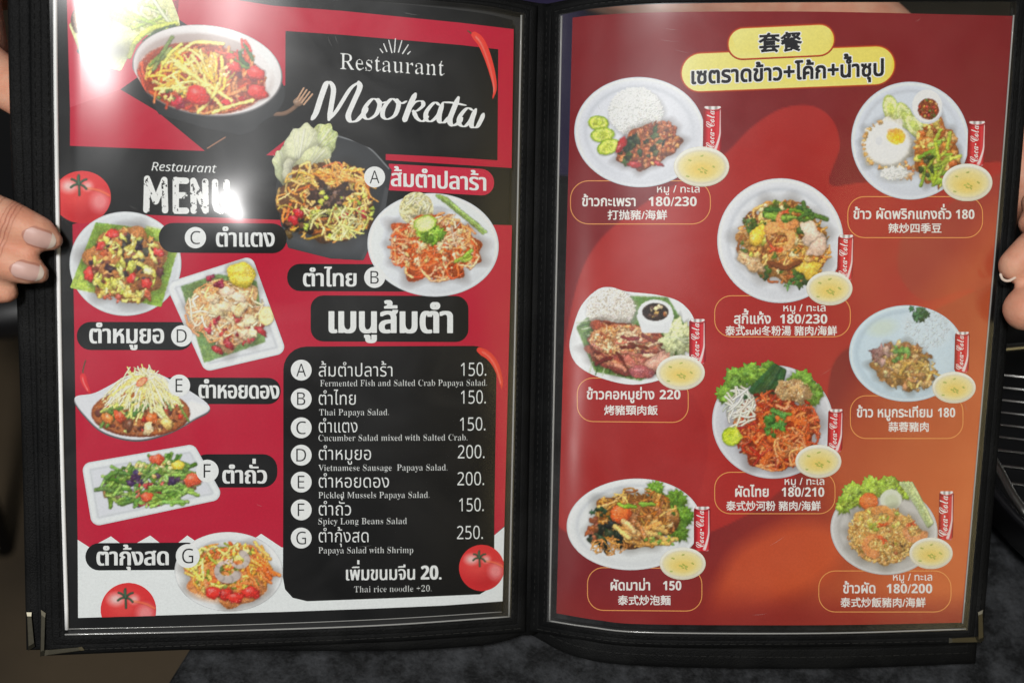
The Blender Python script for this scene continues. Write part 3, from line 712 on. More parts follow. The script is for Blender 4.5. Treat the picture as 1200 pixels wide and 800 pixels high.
def tomato(cx, cy, r, lay, label, clip=None, asp=.9):
    cv = Cv(cx - r - 2, cy - r - 2, cx + r + 2, cy + r + 2)
    cv.ell(cx, cy, r, r * asp, (214, 48, 52)); cv.ext = False
    cv.ell(cx + r * .2, cy + r * .5, r * .9, r * .6, (170, 22, 34), soft=r * .8, al=.5)
    cv.ell(cx - r * .2, cy - r * .1, r * .6, r * .5, (234, 92, 84), soft=r * .6, al=.55)
    cv.ell(cx - r * .45, cy - r * .38, r * .26, r * .2, (250, 216, 212), soft=r * .25, al=.8); cv.ell(cx + r * .2, cy - r * .38, r * .16, r * .15, (250, 214, 210), soft=r * .2, al=.7)
    cv.ell(cx + r * .62, cy + r * .15, r * .3, r * .34, (250, 190, 190), soft=r * .3, al=.6)
    cv.strand(curve_pts([(cx + r * .2, cy - r * .3), (cx + r * .6, cy - r * .22), (cx + r * .95, cy - r * .05)], 5), r * .05, (235, 120, 70), al=.5, sh=0)
    for a in (-100, -40, 25, 80, 150, 205):
        t = math.radians(a + 8); L = r * (.30 if a != 80 else .38)
        cv.strand(curve_pts([(cx - r * .1, cy - r * .45), (cx - r * .1 + L * .6 * math.cos(t), cy - r * .45 + L * .6 * math.sin(t) - 1), (cx - r * .1 + L * math.cos(t), cy - r * .45 + L * math.sin(t))], 4), r * .04, (46, 84, 62), al=.85, sh=.25)
    cv.strand([(cx - r * .1, cy - r * .45), (cx - r * .13, cy - r * .68)], r * .05, (66, 100, 76), al=.85)
    print_canvas(cv, 'tomato_picture', 'L', lay, pageL, label, clip)
tomato(96, 231, 34, 3, 'picture of a big tomato beside the menu heading', [(66, 190), (135, 190), (135, 270), (69, 270)])
tomato(150.5, 714, 32.5, 3, 'picture of a tomato cut off by the bottom border', [(110, 670), (190, 670), (190, 721), (110, 723)], .97)
tomato(564.5, 665, 26.5, 3, 'picture of a tomato on the corner of the price list', [(530, 630), (590.5, 630), (589.5, 700), (530, 700)], 1.02)
# ------------------------------------------------------------------ printed dishes: the cook's kit
def inside(cx, cy, rx, ry, rot=0.0, p=.5):
    t = R.uniform(0, 6.283); q = R.random() ** p; u, v = rx * q * math.cos(t), ry * q * math.sin(t)
    c, n = math.cos(rot), math.sin(rot); return cx + u * c - v * n, cy + u * n + v * c
def jit(c, k=14): return np.clip(C(*c) + R.uniform(-k, k) + C(R.uniform(-k, k), R.uniform(-k, k), R.uniform(-k, k)) * .5, 0, 255)
def pile(cv, cx, cy, rx, ry, col, rot=0.0, rough=.08):
    cv.blob(cx, cy, rx, col, ry / rx, rot, rough, .35, 0, .25, freq=(3, 5, 7, 11))
def noodles(cv, cx, cy, rx, ry, n, pal, w=(.8, 1.4), ln=(10, 24), curl=.5, rot=0.0, swirl=.6, dark=.70):
    for k in range(n):
        x, y = inside(cx, cy, rx, ry, rot); L = R.uniform(*ln); a0 = math.atan2((y - cy) / ry, (x - cx) / rx) + math.pi / 2
        a = a0 + R.gauss(0, .7) if R.random() < swirl else R.uniform(0, 6.28)
        b = R.gauss(0, curl) * L * .5; dx, dy = math.cos(a), math.sin(a)
        P = [(x - dx * L / 2, y - dy * L / 2), (x - dy * b, y + dx * b), (x + dx * L / 2, y + dy * L / 2)]
        # keep the ends on the heap
        P = [(cx + (px - cx) * min(1, 1.06 / max(1e-6, math.hypot((px - cx) / rx, (py - cy) / ry))), cy + (py - cy) * min(1, 1.06 / max(1e-6, math.hypot((px - cx) / rx, (py - cy) / ry)))) for px, py in P]
        f = dark + (1.08 - dark) * (k / n) ** .7
        cv.strand(curve_pts(P, 4), R.uniform(*w), np.clip(jit(R.choice(pal)) * f, 0, 255))
def bits(cv, cx, cy, rx, ry, n, pal, r=(1, 2.2), asp=(.5, 1), rot=0.0, hl=.2, p=.5, rough=.18):
    for k in range(n):
        x, y = inside(cx, cy, rx, ry, rot, p); cv.blob(x, y, R.uniform(*r), jit(R.choice(pal)), R.uniform(*asp), R.uniform(0, 3.1), rough, .26, hl, .12)
def sticks(cv, cx, cy, rx, ry, n, pal, w=(1.2, 2.0), ln=(9, 18), ang=None, spread=.5, rot=0.0):
    for k in range(n):
        x, y = inside(cx, cy, rx, ry, rot); L = R.uniform(*ln); a = R.uniform(0, 6.28) if ang is None else ang + R.gauss(0, spread)
        dx, dy = math.cos(a) * L / 2, math.sin(a) * L / 2; b = R.gauss(0, .06) * L
        cv.strand(curve_pts([(x - dx, y - dy), (x - dy / L * b * 2, y + dx / L * b * 2), (x + dx, y + dy)], 4), R.uniform(*w), jit(R.choice(pal)))
def lettuce(cv, cx, cy, r, col, asp=1.0, rot=0.0, n=7, edge=(0, 0, 0), veins=None):
    cv.blob(cx, cy, r, col, asp, rot, .10, .35, .05, .30, freq=(3, 7, 11, 17))
    for k in range(n):
        x, y = inside(cx, cy, r * .72, r * asp * .72, rot); cv.blob(x, y, r * R.uniform(.22, .4), jit(np.clip(C(*col) * R.uniform(.72, 1.18), 0, 255), 10), R.uniform(.5, 1), R.uniform(0, 3), .16, .25, .12, .3, freq=(3, 5, 9, 13))
    for k in range(n // 2):
        a = R.uniform(0, 6.28); cv.strand(curve_pts([(cx, cy), (cx + r * .4 * math.cos(a + .2), cy + r * asp * .4 * math.sin(a + .2)), (cx + r * .8 * math.cos(a), cy + r * asp * .8 * math.sin(a))], 4), .6, veins or np.clip(C(*col) * 1.2 + 15, 0, 255), al=.7, sh=.1)
def herb(cv, cx, cy, r, col=(66, 118, 46), n=9):
    for k in range(n):
        x, y = inside(cx, cy, r, r * .85); cv.blob(x, y, r * R.uniform(.25, .45), jit(np.clip(C(*col) * R.uniform(.7, 1.3), 0, 255), 10), R.uniform(.55, .9), R.uniform(0, 3), .2, .4, .1, .2, freq=(3, 5, 7))
def prawn(cv, cx, cy, r, col=(232, 150, 92), a0=0.0, tail=(206, 84, 46)):
    n = 26; P = []
    for k in range(n):
        t = a0 + k / (n - 1) * 4.0; q = r * (1 - .12 * k / n); P.append((cx + q * math.cos(t), cy + q * .85 * math.sin(t)))
    for k, (x, y) in enumerate(P[:-3]):
        w = r * (.40 - .25 * k / (n - 1)); cv.ell(x + .8, y + 1, w * 1.15, w * 1.15, C(*col) * .25, 0, w * .6, .12)
    for k, (x, y) in enumerate(P):
        w = r * (.40 - .25 * k / (n - 1)); f = 1.05 - .16 * (1 if k % 5 == 0 else 0)
        cv.ell(x, y, w, w, np.clip(C(*(col if k < n - 4 else tail)) * f * .88, 0, 255), 0, 1.0, .9)
        t = a0 + k / (n - 1) * 4.0
        cv.ell(x - w * .25 * math.cos(t) - w * .1, y - w * .25 * math.sin(t) - w * .2, w * .55, w * .5, np.clip(C(*col) * 1.12 + 18, 0, 255), 0, w * .7, .22)
        if k % 5 == 0: cv.strand([(x - w * .8 * math.cos(t), y - w * .8 * math.sin(t)), (x + w * .8 * math.cos(t), y + w * .8 * math.sin(t))], .5, tail, al=.45, sh=0)
    x, y = P[-1]; t = a0 + 4.0
    for s in (-.5, .5): cv.strand([(x, y), (x - r * .35 * math.sin(t + s), y + r * .35 * math.cos(t + s))], r * .10, tail)
def slice_(cv, cx, cy, rx, ry, rot, rim, flesh, core=None, seeds=0):
    cv.ell(cx + .6, cy + .8, rx + .6, ry + .6, C(*rim) * .3, rot, 1.5, .4); cv.ell(cx, cy, rx, ry, rim, rot); cv.ell(cx, cy, rx * .84, ry * .84, flesh, rot, .8)
    if core is not None: cv.ell(cx, cy, rx * .5, ry * .45, core, rot, 1.6, .8)
    c, n = math.cos(rot), math.sin(rot)
    for k in range(seeds):
        t = k / max(1, seeds) * 6.28; u, v = rx * .4 * math.cos(t), ry * .38 * math.sin(t); cv.ell(cx + u * c - v * n, cy + u * n + v * c, .7, .5, C(*flesh) * .75, t, .6, .7)
def plate(cv, cx, cy, rx, ry, rot=0.0, col=(222, 226, 232), well=.74, inner=(226, 229, 233), shadow=(176, 181, 190), clipname=None):
    cv.ext = True; cv.ell(cx, cy, rx, ry, col, rot, .8)
    cv.ext = False
    u, v = cv.loc(np.s_[:, :], cx, cy, rx, ry, rot); q = np.hypot(u, v)
    ring = np.exp(-((q - well) / .045) ** 2) * (.55 + .45 * np.clip(-(v * .8 + u * .4) / np.maximum(q, .01), -1, 1))
    cv.put(np.s_[:, :], ring * .5, C(*shadow)); cv.put(np.s_[:, :], np.clip((well - q) / .06, 0, 1) * .8, C(*inner))
    lowr = np.clip((v * .8 + u * .35), 0, 1) * np.clip((q - .5) / .5, 0, 1); cv.put(np.s_[:, :], lowr * .32, C(*shadow) * .92)
    edge = np.exp(-((q - .965) / .025) ** 2); cv.put(np.s_[:, :], edge * .35, C(246, 248, 250)); cv.put(np.s_[:, :], np.exp(-((q - 1.0) / .014) ** 2) * .35, C(*shadow) * .8)
def pplate(cv, pts, rnd, col=(222, 226, 230), inner=(205, 208, 214), rim=9):
    cv.ext = True; b, d = cv.poly(pts, col, rnd); cv.ext = False
    cv.put(b, np.exp(-((d + rim) / 1.6) ** 2) * .45, C(170, 174, 182)); cv.put(b, np.clip((-d - rim) / 3, 0, 1) * .55, C(*inner)); cv.put(b, np.exp(-((d + .8) / .8) ** 2) * .3, C(150, 154, 162))
def soup(cv_, x, y, rx, ry):
    """small bowl of clear soup, printed over the plate's edge"""
    cv = Cv(x - rx - 3, y - ry - 3, x + rx + 3, y + ry + 4)
    cv.ell(x, y + .4, rx, ry, (206, 200, 180)); cv.ell(x, y - .3, rx - .8, ry - 1, (236, 232, 220)); cv.ext = False
    cv.ell(x + .3, y + 1.2, rx * .91, ry * .86, (204, 196, 170), 0, 2.5, .8); cv.ell(x, y + .4, rx * .84, ry * .77, (228, 219, 176), 0, 2.5); cv.ell(x, y + .8, rx * .72, ry * .64, (228, 210, 136), 0, 6, .9); cv.ell(x, y + ry * .15, rx * .42, ry * .34, (230, 200, 104), 0, 7, .8)
    for dx, dy, a in ((-.42, -.3, .3), (.02, -.52, -.3), (.44, .02, .6), (-.5, .5, .2), (.04, .10, .7), (.16, .2, .5), (0, .28, .4), (.14, .32, .9), (-.08, .16, .2)):
        q = R.uniform(.8, 1.5); cv.strand([(x + rx * dx - q * math.cos(a), y + ry * dy - q * math.sin(a)), (x + rx * dx + q * math.cos(a), y + ry * dy + q * math.sin(a))], .7, jit((140, 160, 66), 10), al=.8, sh=.05, shade=.2)
    SOUPS.append(print_canvas(cv, 'soup_bowl_picture', 'R', 10, pageR, 'picture of a small bowl of clear soup'))
SOUPS = []
# ------------------------------------------------------------------ left page: the papaya salads
SOM = [(236, 178, 92), (232, 150, 66), (240, 196, 120), (214, 112, 52), (246, 214, 140)]
def done(cv, side, lay, label, clip=None): return print_canvas(cv, 'dish_picture', side, lay, pageL if side == 'L' else pageR, label, clip)
# tray of raw leaves with a small brown bowl, cut by the top border
cv = Cv(66, -8, 214, 92)
cv.poly([(122, -8), (196, -6), (209, 28), (160, 42), (140, 80), (100, 70), (84, 30)], (206, 208, 150), 3)
for k in range(26): cv.strand(curve_pts([(R.uniform(118, 190), -6), (R.uniform(125, 195), 14), (R.uniform(150, 206), R.uniform(24, 36))], 5), R.uniform(1.2, 2.6), jit(R.choice([(214, 216, 168), (190, 200, 110), (226, 226, 190), (170, 184, 84)])))
cv.strand(curve_pts([(206, 28), (178, 34), (160, 48), (152, 66)], 8), 3.4, (188, 196, 84)); cv.strand(curve_pts([(204, 31), (184, 38), (168, 50)], 8), 2.6, (62, 82, 52)); cv.strand(curve_pts([(196, 34), (180, 46)], 4), 1.6, (170, 186, 90))
cv.ell(108, 24, 25, 23, (84, 66, 58)); cv.ell(106, 22, 21, 18, (128, 96, 74)); bits(cv, 106, 21, 17, 14, 60, [(206, 170, 126), (222, 196, 156), (180, 136, 92), (160, 104, 70)], (1.4, 3))
cv.ell(120, 60, 40, 12, (70, 72, 74), 0, 14, .7)
done(cv, 'L', 2, 'picture of raw leaves and a bowl of nuts at the top corner', [(70, -8), (205, -3), (211, 30), (160, 52), (146, 88), (75, 80)])
# big bowl of papaya salad
cv = Cv(120, 20, 345, 160)
cv.ell(250, 104, 84, 48, (40, 42, 45), .10, 10, 1); cv.poly([(140, 100), (185, 132), (240, 172), (300, 150), (320, 110)], (34, 36, 39), 2, 3)
cv.ell(243, 83, 88.5, 53, (118, 114, 116), .13); cv.ell(243, 82.3, 87, 52, (226, 222, 222), .13); cv.ext = False
cv.ell(240, 86, 81, 46, (190, 176, 172), .13, 3); cv.ell(226, 70, 60, 26, (160, 140, 134), .1, 16, .6); cv.ell(300, 84, 22, 36, (236, 234, 234), .2, 10, .8)
cv.ell(236, 92, 75, 41, (150, 60, 36), .15, 2)
noodles(cv, 236, 92, 73, 39, 90, [(206, 96, 54), (190, 70, 44), (220, 130, 74)], (1.4, 2.6), (14, 34), .4, .12)
bits(cv, 236, 94, 66, 34, 26, [(196, 44, 48), (176, 34, 44), (150, 40, 60), (120, 46, 60)], (4, 8), (.5, .9))
noodles(cv, 222, 86, 50, 26, 70, [(246, 204, 92), (240, 184, 70), (250, 220, 130)], (1.1, 2.0), (18, 46), .3, .2)
for P in ([(200, 68), (232, 92), (262, 128)], [(206, 76), (244, 100), (272, 118)], [(232, 132), (250, 112), (256, 98)], [(182, 104), (210, 104), (246, 100)], [(210, 62), (230, 50), (262, 52)], [(250, 132), (272, 124), (296, 118)]):
    cv.strand(curve_pts(P, 6), 2.2, (248, 216, 122))
sticks(cv, 284, 66, 14, 14, 10, [(70, 96, 58), (96, 120, 60), (206, 60, 50)], (1.2, 2.4), (12, 24), 1.0, .4)
for x, y, r in ((232, 112, 15), (300, 86, 11), (302, 108, 12), (274, 78, 9)): cv.blob(x, y, r, (212, 52, 48), .7, .3, .1, .4, .3)
bits(cv, 258, 76, 16, 14, 14, [(236, 206, 140), (226, 186, 110)], (2, 3.6), (.5, .8)); bits(cv, 196, 112, 18, 8, 12, [(240, 216, 130), (110, 120, 60)], (2, 4))
sticks(cv, 196, 58, 14, 14, 4, [(200, 196, 90), (120, 140, 70)], (1.6, 2.4), (26, 40), -.85, .1)
done(cv, 'L', 5, 'picture of a big white bowl of orange papaya salad', [(126, 30), (200, 20), (345, 20), (345, 160), (290, 160), (240, 150), (186, 134)])
# A: black plate with cabbage
cv = Cv(288, 136, 462, 312)
cv.poly([(326, 222), (334, 172), (395, 160), (436, 178), (456, 200), (448, 250), (440, 268), (424, 302), (388, 300), (340, 288), (332, 262)], (50, 53, 57), 3); cv.ext = False
cv.strand(curve_pts([(394, 159), (430, 172), (456, 198)], 8), .6, (150, 154, 158), sh=0); cv.ell(376, 280, 58, 18, (88, 92, 98), .15, 16, .7); cv.poly([(424, 304), (441, 268), (452, 220), (458, 226), (444, 276), (430, 304)], (78, 80, 84), 1, 2, .7); cv.ext = True
for (lx, ly, lr, la, lc) in ((336, 196, 24, 1.2, (206, 212, 168)), (372, 172, 30, 2.2, (196, 206, 142)), (352, 178, 33, 1.75, (216, 218, 182)), (344, 206, 20, 1.3, (222, 222, 194)), (366, 192, 26, 2.3, (212, 216, 170))):
    cv.blob(lx, ly, lr, lc, .62, la, .07, .30, .0, .12, freq=(2, 5, 9))
    ux, uy = math.cos(la), math.sin(la)
    for s in (-.45, -.22, 0, .22, .45):
        cv.strand(curve_pts([(lx + ux * lr * .85, ly + uy * lr * .85), (lx - uy * s * lr * .4, ly + ux * s * lr * .4), (lx - ux * lr * .8 - uy * s * lr * .9, ly - uy * lr * .8 + ux * s * lr * .9)], 5), 1.5 if s == 0 else .6, (240, 240, 220), al=.6, sh=.10)
pile(cv, 384, 236, 56, 46, (96, 62, 34), .2)
noodles(cv, 384, 236, 56, 46, 150, SOM + [(226, 166, 76), (176, 150, 60)], (.9, 1.8), (12, 30), .5, .1)
sticks(cv, 400, 206, 30, 12, 26, [(234, 150, 66), (240, 176, 96)], (1, 1.8), (10, 20), .5, .6)
pile(cv, 386, 232, 22, 16, (60, 42, 36), -.2, .2); bits(cv, 386, 232, 18, 13, 24, [(88, 64, 52), (46, 34, 30), (120, 90, 70)], (2, 4.5)); bits(cv, 350, 268, 18, 10, 20, [(62, 44, 34), (40, 34, 30), (90, 60, 40)], (2.5, 5))
for x, y in ((344, 258), (350, 250), (424, 250), (404, 254)): cv.blob(x, y, 7, (188, 36, 44), .7, .8, .12, .4, .35)
bits(cv, 392, 248, 46, 30, 44, [(178, 190, 62), (150, 166, 52), (196, 200, 92)], (1.8, 3.8), (.5, .8))
noodles(cv, 398, 262, 34, 18, 26, [(214, 206, 116), (226, 216, 150)], (.8, 1.3), (18, 36), .7)
done(cv, 'L', 6, 'picture of noodle salad with cabbage on a black plate')
# B: oval white plate
cv = Cv(426, 220, 590, 352)
plate(cv, 507.5, 287, 77, 60.5, .06, (224, 228, 234), .72, (224, 228, 232)); cv.ext = True
cv.ell(488, 245, 20, 20, (228, 220, 168)); noodles(cv, 488, 245, 18, 18, 46, [(236, 230, 186), (222, 212, 150), (244, 240, 206)], (.7, 1.2), (8, 18), .6)
for k in range(9): cv.strand([(512 + k * 1.6, 229 + k * .6 + R.uniform(-1, 1)), (560 + k * 1.2 - R.uniform(0, 6), 262 + k * 1.4 + R.uniform(-3, 3))], 1.7, jit((150, 180, 92), 14))
cv.ext = False; pile(cv, 509, 291, 52, 37, (188, 84, 40), .12)
noodles(cv, 509, 291, 51, 36, 150, [(226, 112, 60), (214, 92, 46), (236, 150, 96), (240, 178, 132)], (.8, 1.5), (14, 34), .6, .1)
noodles(cv, 528, 270, 28, 20, 40, [(244, 196, 150), (236, 160, 100), (248, 214, 180)], (.9, 1.4), (12, 26), .5)
bits(cv, 508, 286, 48, 32, 90, [(232, 202, 150), (222, 184, 126), (240, 216, 176), (206, 160, 100)], (1.7, 3.4), (.5, .8))
lettuce(cv, 504, 274, 15, (150, 186, 70), .8, 0, 6); herb(cv, 508, 276, 12, (120, 164, 60)); slice_(cv, 498, 262, 14, 9.5, -.35, (150, 178, 64), (206, 216, 140), (222, 228, 170))
sticks(cv, 542, 300, 8, 6, 4, [(150, 178, 70)], (1.5, 2.2), (9, 12), -.6, .3)
done(cv, 'L', 7, 'picture of red papaya salad with peanuts and lime on an oval plate')
# C: round plate with banana leaf and cucumber
cv = Cv(78, 243, 220, 374)
plate(cv, 147, 309, 65.5, 61, 0, (214, 218, 222), .78, (206, 210, 214)); cv.ext = True
b, d = cv.poly([(113, 262), (212, 274), (188, 358), (84, 336)], (126, 158, 66), 1.5); cv.poly([(172, 266), (212, 274), (205, 300)], (168, 190, 82), 1, 3, .8); cv.poly([(84, 336), (92, 318), (110, 342)], (176, 192, 84), 1, 3, .8)
for k in range(16): cv.strand([(113 + k * 6.2, 262 + k * .8), (88 + k * 6.2, 336 + k * 1.3)], .35, (104, 138, 56), sh=0, al=.5)
cv.ext = False; pile(cv, 148, 310, 46, 44, (170, 112, 66), 0)
bits(cv, 148, 308, 42, 40, 60, [(180, 84, 56), (120, 66, 50), (206, 150, 84), (96, 56, 50), (70, 56, 60)], (2.5, 5.5))
bits(cv, 150, 300, 30, 26, 16, [(60, 50, 58), (76, 66, 60)], (3, 6))
bits(cv, 148, 312, 40, 40, 74, [(226, 212, 116), (210, 200, 96), (236, 226, 150), (192, 190, 84)], (3.5, 7), (.3, .6), 0, .3, .5, .14)
for x, y in ((118, 288), (104, 322), (172, 332), (186, 296), (154, 326), (132, 274)): cv.blob(x, y, R.uniform(6, 8.5), (204, 62, 56), .75, R.uniform(0, 3), .12, .35, .3)
bits(cv, 148, 345, 34, 10, 24, [(196, 96, 66), (214, 190, 100)], (2, 4))
done(cv, 'L', 6, 'picture of cucumber salad on a green leaf and round plate')
# D: tilted square plate
cv = Cv(190, 294, 340, 440)
pplate(cv, [(207, 338), (289, 312), (323, 406), (246, 424)], 10, (226, 229, 232), (216, 219, 224), 9); cv.ext = True
cv.poly([(213, 336), (256, 322), (300, 330), (310, 400), (240, 424)], (110, 138, 84), 1, 1.5)
for k in range(14): cv.strand([(214 + k * 5, 336 - k * .8), (240 + k * 5, 424 - k * 1.7)], .5, (142, 168, 100), sh=0, al=.5)
cv.ext = False; pile(cv, 266, 368, 45, 38, (214, 168, 120), .3)
noodles(cv, 264, 366, 44, 36, 130, [(240, 204, 160), (236, 180, 124), (246, 224, 190), (226, 150, 96)], (.8, 1.4), (12, 30), .6)
bits(cv, 274, 380, 34, 24, 34, [(172, 54, 56), (150, 40, 48), (196, 84, 72)], (2.5, 5), (.4, .7)); bits(cv, 250, 330, 10, 6, 6, [(150, 44, 60), (130, 50, 66)], (3, 5))
bits(cv, 266, 352, 26, 18, 14, [(236, 212, 172), (226, 194, 146)], (5, 9), (.5, .8), hl=.15); bits(cv, 286, 384, 14, 10, 8, [(238, 214, 168)], (4, 8), (.5, .8))
for x, y in ((255, 410), (268, 404), (306, 388)): cv.blob(x, y, 8, (160, 40, 46), .45, .6, .1, .4, .3)
slice_(cv, 312, 370, 9, 11, .2, (222, 200, 130), (236, 218, 160)); cv.ext = True; cv.blob(283, 322, 17, (226, 200, 74), .85, .2, .05, .4, .2); cv.ell(285, 321, 12, 9, (236, 214, 110), .3, 3, .8)
for k in range(6): cv.strand(curve_pts([(273, 320), (283, 318 + k), (296, 318 + k * 1.4)], 4), .5, (214, 178, 60), al=.5, sh=0)
done(cv, 'L', 7, 'picture of sausage salad on a tilted square plate')
# E: boat-shaped plate
cv = Cv(84, 424, 252, 524)
rim = curve_pts([(88, 468), (112, 462), (148, 444), (178, 438), (212, 454), (245, 478), (226, 492), (196, 508), (160, 516), (124, 508), (102, 490)], 6, True)
cv.poly(rim, (92, 88, 92), 1.2); cv.poly([(x, y - 1.6) for x, y in rim], (216, 218, 224), .6); cv.ext = False
cv.poly([(224, 470), (245, 477), (226, 490), (200, 504)], (236, 238, 242), 1, 4, .7); cv.ell(165, 484, 58, 28, (110, 56, 34)); cv.ell(165, 483, 56, 26.5, (156, 92, 54), 0, 2)
bits(cv, 165, 484, 50, 22, 60, [(120, 66, 40), (176, 110, 60), (206, 150, 86), (96, 50, 34), (186, 60, 44)], (2, 5)); sticks(cv, 150, 482, 30, 16, 24, [(196, 204, 110), (90, 120, 60), (220, 210, 130)], (1.3, 2.6), (14, 30), -.9, .5)
sticks(cv, 196, 474, 22, 18, 16, [(214, 210, 140), (110, 134, 70), (226, 220, 160)], (1.2, 2.2), (14, 26), 1.0, .4)
for x, y, c in ((178, 490, (206, 106, 52)), (174, 502, (226, 196, 150)), (196, 496, (226, 186, 110)), (140, 488, (206, 84, 50)), (126, 490, (206, 120, 60)), (150, 498, (110, 66, 46))): cv.blob(x, y, 8, c, .7, R.uniform(0, 2), .12, .4, .35)
cv.ext = True
for k in range(130):
    xa, ya = 166 + R.gauss(0, 9), 441 + R.gauss(0, 5); xb = 166 + R.uniform(-46, 44); yb = 474 - abs(xb - 166) * .12 + R.uniform(-12, 9); xm = (xa + xb) / 2 + R.gauss(0, 4)
    cv.strand(curve_pts([(xa, ya - R.uniform(0, 5)), (xm, (ya + yb) / 2 - R.uniform(2, 9)), (xb, yb)], 4), R.uniform(.5, 1.0), jit(R.choice([(246, 238, 200), (238, 226, 168), (250, 244, 218), (222, 206, 120)]), 8), sh=.2)
slice_(cv, 166, 447, 7.5, 4, -.6, (206, 70, 50), (226, 150, 110))
done(cv, 'L', 5, 'picture of mussel salad with shredded papaya on a pointed plate')
# F: tilted oblong plate with long beans
cv = Cv(90, 514, 266, 624)
pplate(cv, [(107, 551), (222, 531), (248, 577), (116, 605)], 10, (224, 228, 231), (204, 205, 216), 9)
bits(cv, 176, 566, 58, 24, 40, [(150, 140, 160), (120, 96, 80), (160, 120, 90), (96, 70, 90)], (3, 6), rot=-.18)
sticks(cv, 176, 565, 62, 24, 130, [(104, 140, 60), (126, 160, 76), (84, 116, 48), (146, 176, 96)], (1.6, 2.6), (10, 24), -.25, .7, -.18)
bits(cv, 182, 562, 30, 14, 14, [(66, 48, 76), (84, 60, 90)], (3, 6)); bits(cv, 176, 578, 26, 14, 20, [(176, 60, 66), (150, 50, 60), (196, 100, 90)], (2, 4.5))
sticks(cv, 196, 580, 30, 10, 24, [(112, 152, 64), (140, 176, 84)], (1.8, 2.6), (14, 28), -.15, .3)
for x, y, r in ((226, 562, 10), (184, 538, 8), (172, 582, 7)): cv.blob(x, y, r, (220, 92, 62), .8, 0, .1, .4, .3)
cv.blob(208, 545, 8, (226, 196, 70), .7, 0, .1, .35, .3); bits(cv, 186, 548, 40, 12, 16, [(226, 206, 150), (196, 170, 96)], (1.5, 3))
done(cv, 'L', 6, 'picture of long bean salad on a tilted oblong plate')
# G: round plate with prawns
cv = Cv(200, 618, 336, 722)
plate(cv, 268, 669.5, 63.5, 46.5, .02, (226, 228, 229), .78, (224, 225, 225)); pile(cv, 269, 674, 50, 34, (214, 130, 74), .03); cv.ell(266, 690, 42, 16, (222, 150, 96), 0, 6, .6)
noodles(cv, 268, 668, 48, 30, 110, [(240, 196, 84), (226, 150, 60), (246, 214, 120), (150, 160, 60), (226, 110, 54)], (1, 1.9), (10, 24), .4)
bits(cv, 268, 664, 46, 28, 46, [(236, 190, 70), (110, 130, 54), (206, 90, 46), (244, 220, 130)], (1.8, 4), (.4, .8)); sticks(cv, 304, 664, 16, 22, 16, [(234, 120, 56), (240, 176, 90)], (1.3, 2.2), (14, 26), .9, .4)
for x, y in ((264, 696), (294, 694), (276, 700), (250, 694)): cv.blob(x, y, R.uniform(7, 11), (212, 52, 44), .7, .1, .1, .4, .35)
prawn(cv, 266, 668, 13, (206, 192, 186), .5, (226, 200, 190)); prawn(cv, 280, 656, 10, (210, 196, 188), -1.2, (226, 200, 190)); 
done(cv, 'L', 6, 'picture of prawn salad on a round white plate')
# small glint star tomato by the E plate stays out: the sleeve covers it
# ------------------------------------------------------------------ right page
RT = lambda s, x0, x1, y, h, lay=4, **k: text(s, x0, x1, y, h, k.pop('col', (226, 222, 218)), 'R', lay, pageR, k.pop('kind', 'th'), **k)
def yel(P):
    t = np.clip((P[:, 0] - 800) / 240, 0, 1)[:, None]; e = np.clip(np.abs(P[:, 1] - 72) / 40, 0, 1)[:, None]
    c = C(238, 220, 132)[None] * (1 - t) + C(244, 200, 54)[None] * t
    v = sstep((P[:, 1] + .042 * (P[:, 0] - 900) - 40) % 34.0, 4, 32)[:, None]; return c * (1 - v * .55) + C(246, 230, 160)[None] * v * .55
def header(x0, y0, x1, y1, r, slope, lay, label):
    for k, (g, c) in enumerate(((2.2, (150, 46, 32)), (1.1, (196, 84, 40)))): print_poly(rrect(x0 - g, y0 - g, x1 + g, y1 + g, r + g, slope, 10), c, 'printed_panel', 'R', lay + k * .5, pageR)
    print_poly(rrect(x0, y0, x1, y1, r, slope, 10), (240, 210, 90), 'printed_panel', 'R', lay + 1, pageR, label, yel)
header(799, 64, 1048, 108, 22, -.040, 1, 'long yellow heading box'); header(854, 34.5, 977, 69.5, 17, -.046, 3, 'short yellow heading box')
RT('套餐', 889, 940, 60, 22, 6, kind='cj', bold=.75, slope=-.045, col=(24, 26, 34), halo=1.3)
RT('เซตราดข้าว+โค้ก+น้ำซุป', 810, 1036, 98.5, 14.5, 6, bold=.85, slope=-.044, col=(24, 26, 34), halo=1.4)
def frame(x0, y0, x1, y1, r, slope=0.0):
    o = np.array(rrect(x0, y0, x1, y1, r, slope, 9)); ctr = o.mean(0)
    i = np.array(rrect(x0 + 1, y0 + 1, x1 - 1, y1 - 1, r - 1, slope, 9)); n = len(o)
    o = curve_dense(o); i = curve_dense(i); n = len(o); V = np.concatenate([leaf(o, 'R', 2 * LAYER), leaf(i, 'R', 2 * LAYER)])
    k = np.arange(n); q = np.stack([k, (k + 1) % n, (k + 1) % n + n, k + n], -1)
    link('caption_frame', mesh_np('caption_frame', V, q.ravel(), np.arange(n) * 4, np.tile(ink((222, 150, 84)), (2 * n, 1))), M_INK, pageR)
def curve_dense(P, m=8):
    Q = np.concatenate([P, P[:1]]); return np.concatenate([Q[k] + (Q[k + 1] - Q[k]) * np.linspace(0, 1, m, endpoint=False)[:, None] for k in range(len(P))])
for f in ((668, 211.5, 833, 263, 22), (993, 230, 1152, 279, 20), (837, 346, 997, 395, 20), (676, 442, 807, 494, 19, .01), (996, 463, 1129, 514, 19), (837, 552.5, 979, 602, 19), (688, 664, 823, 715, 19, .008), (959, 668, 1115, 717, 20)): frame(*f)
B1 = .42
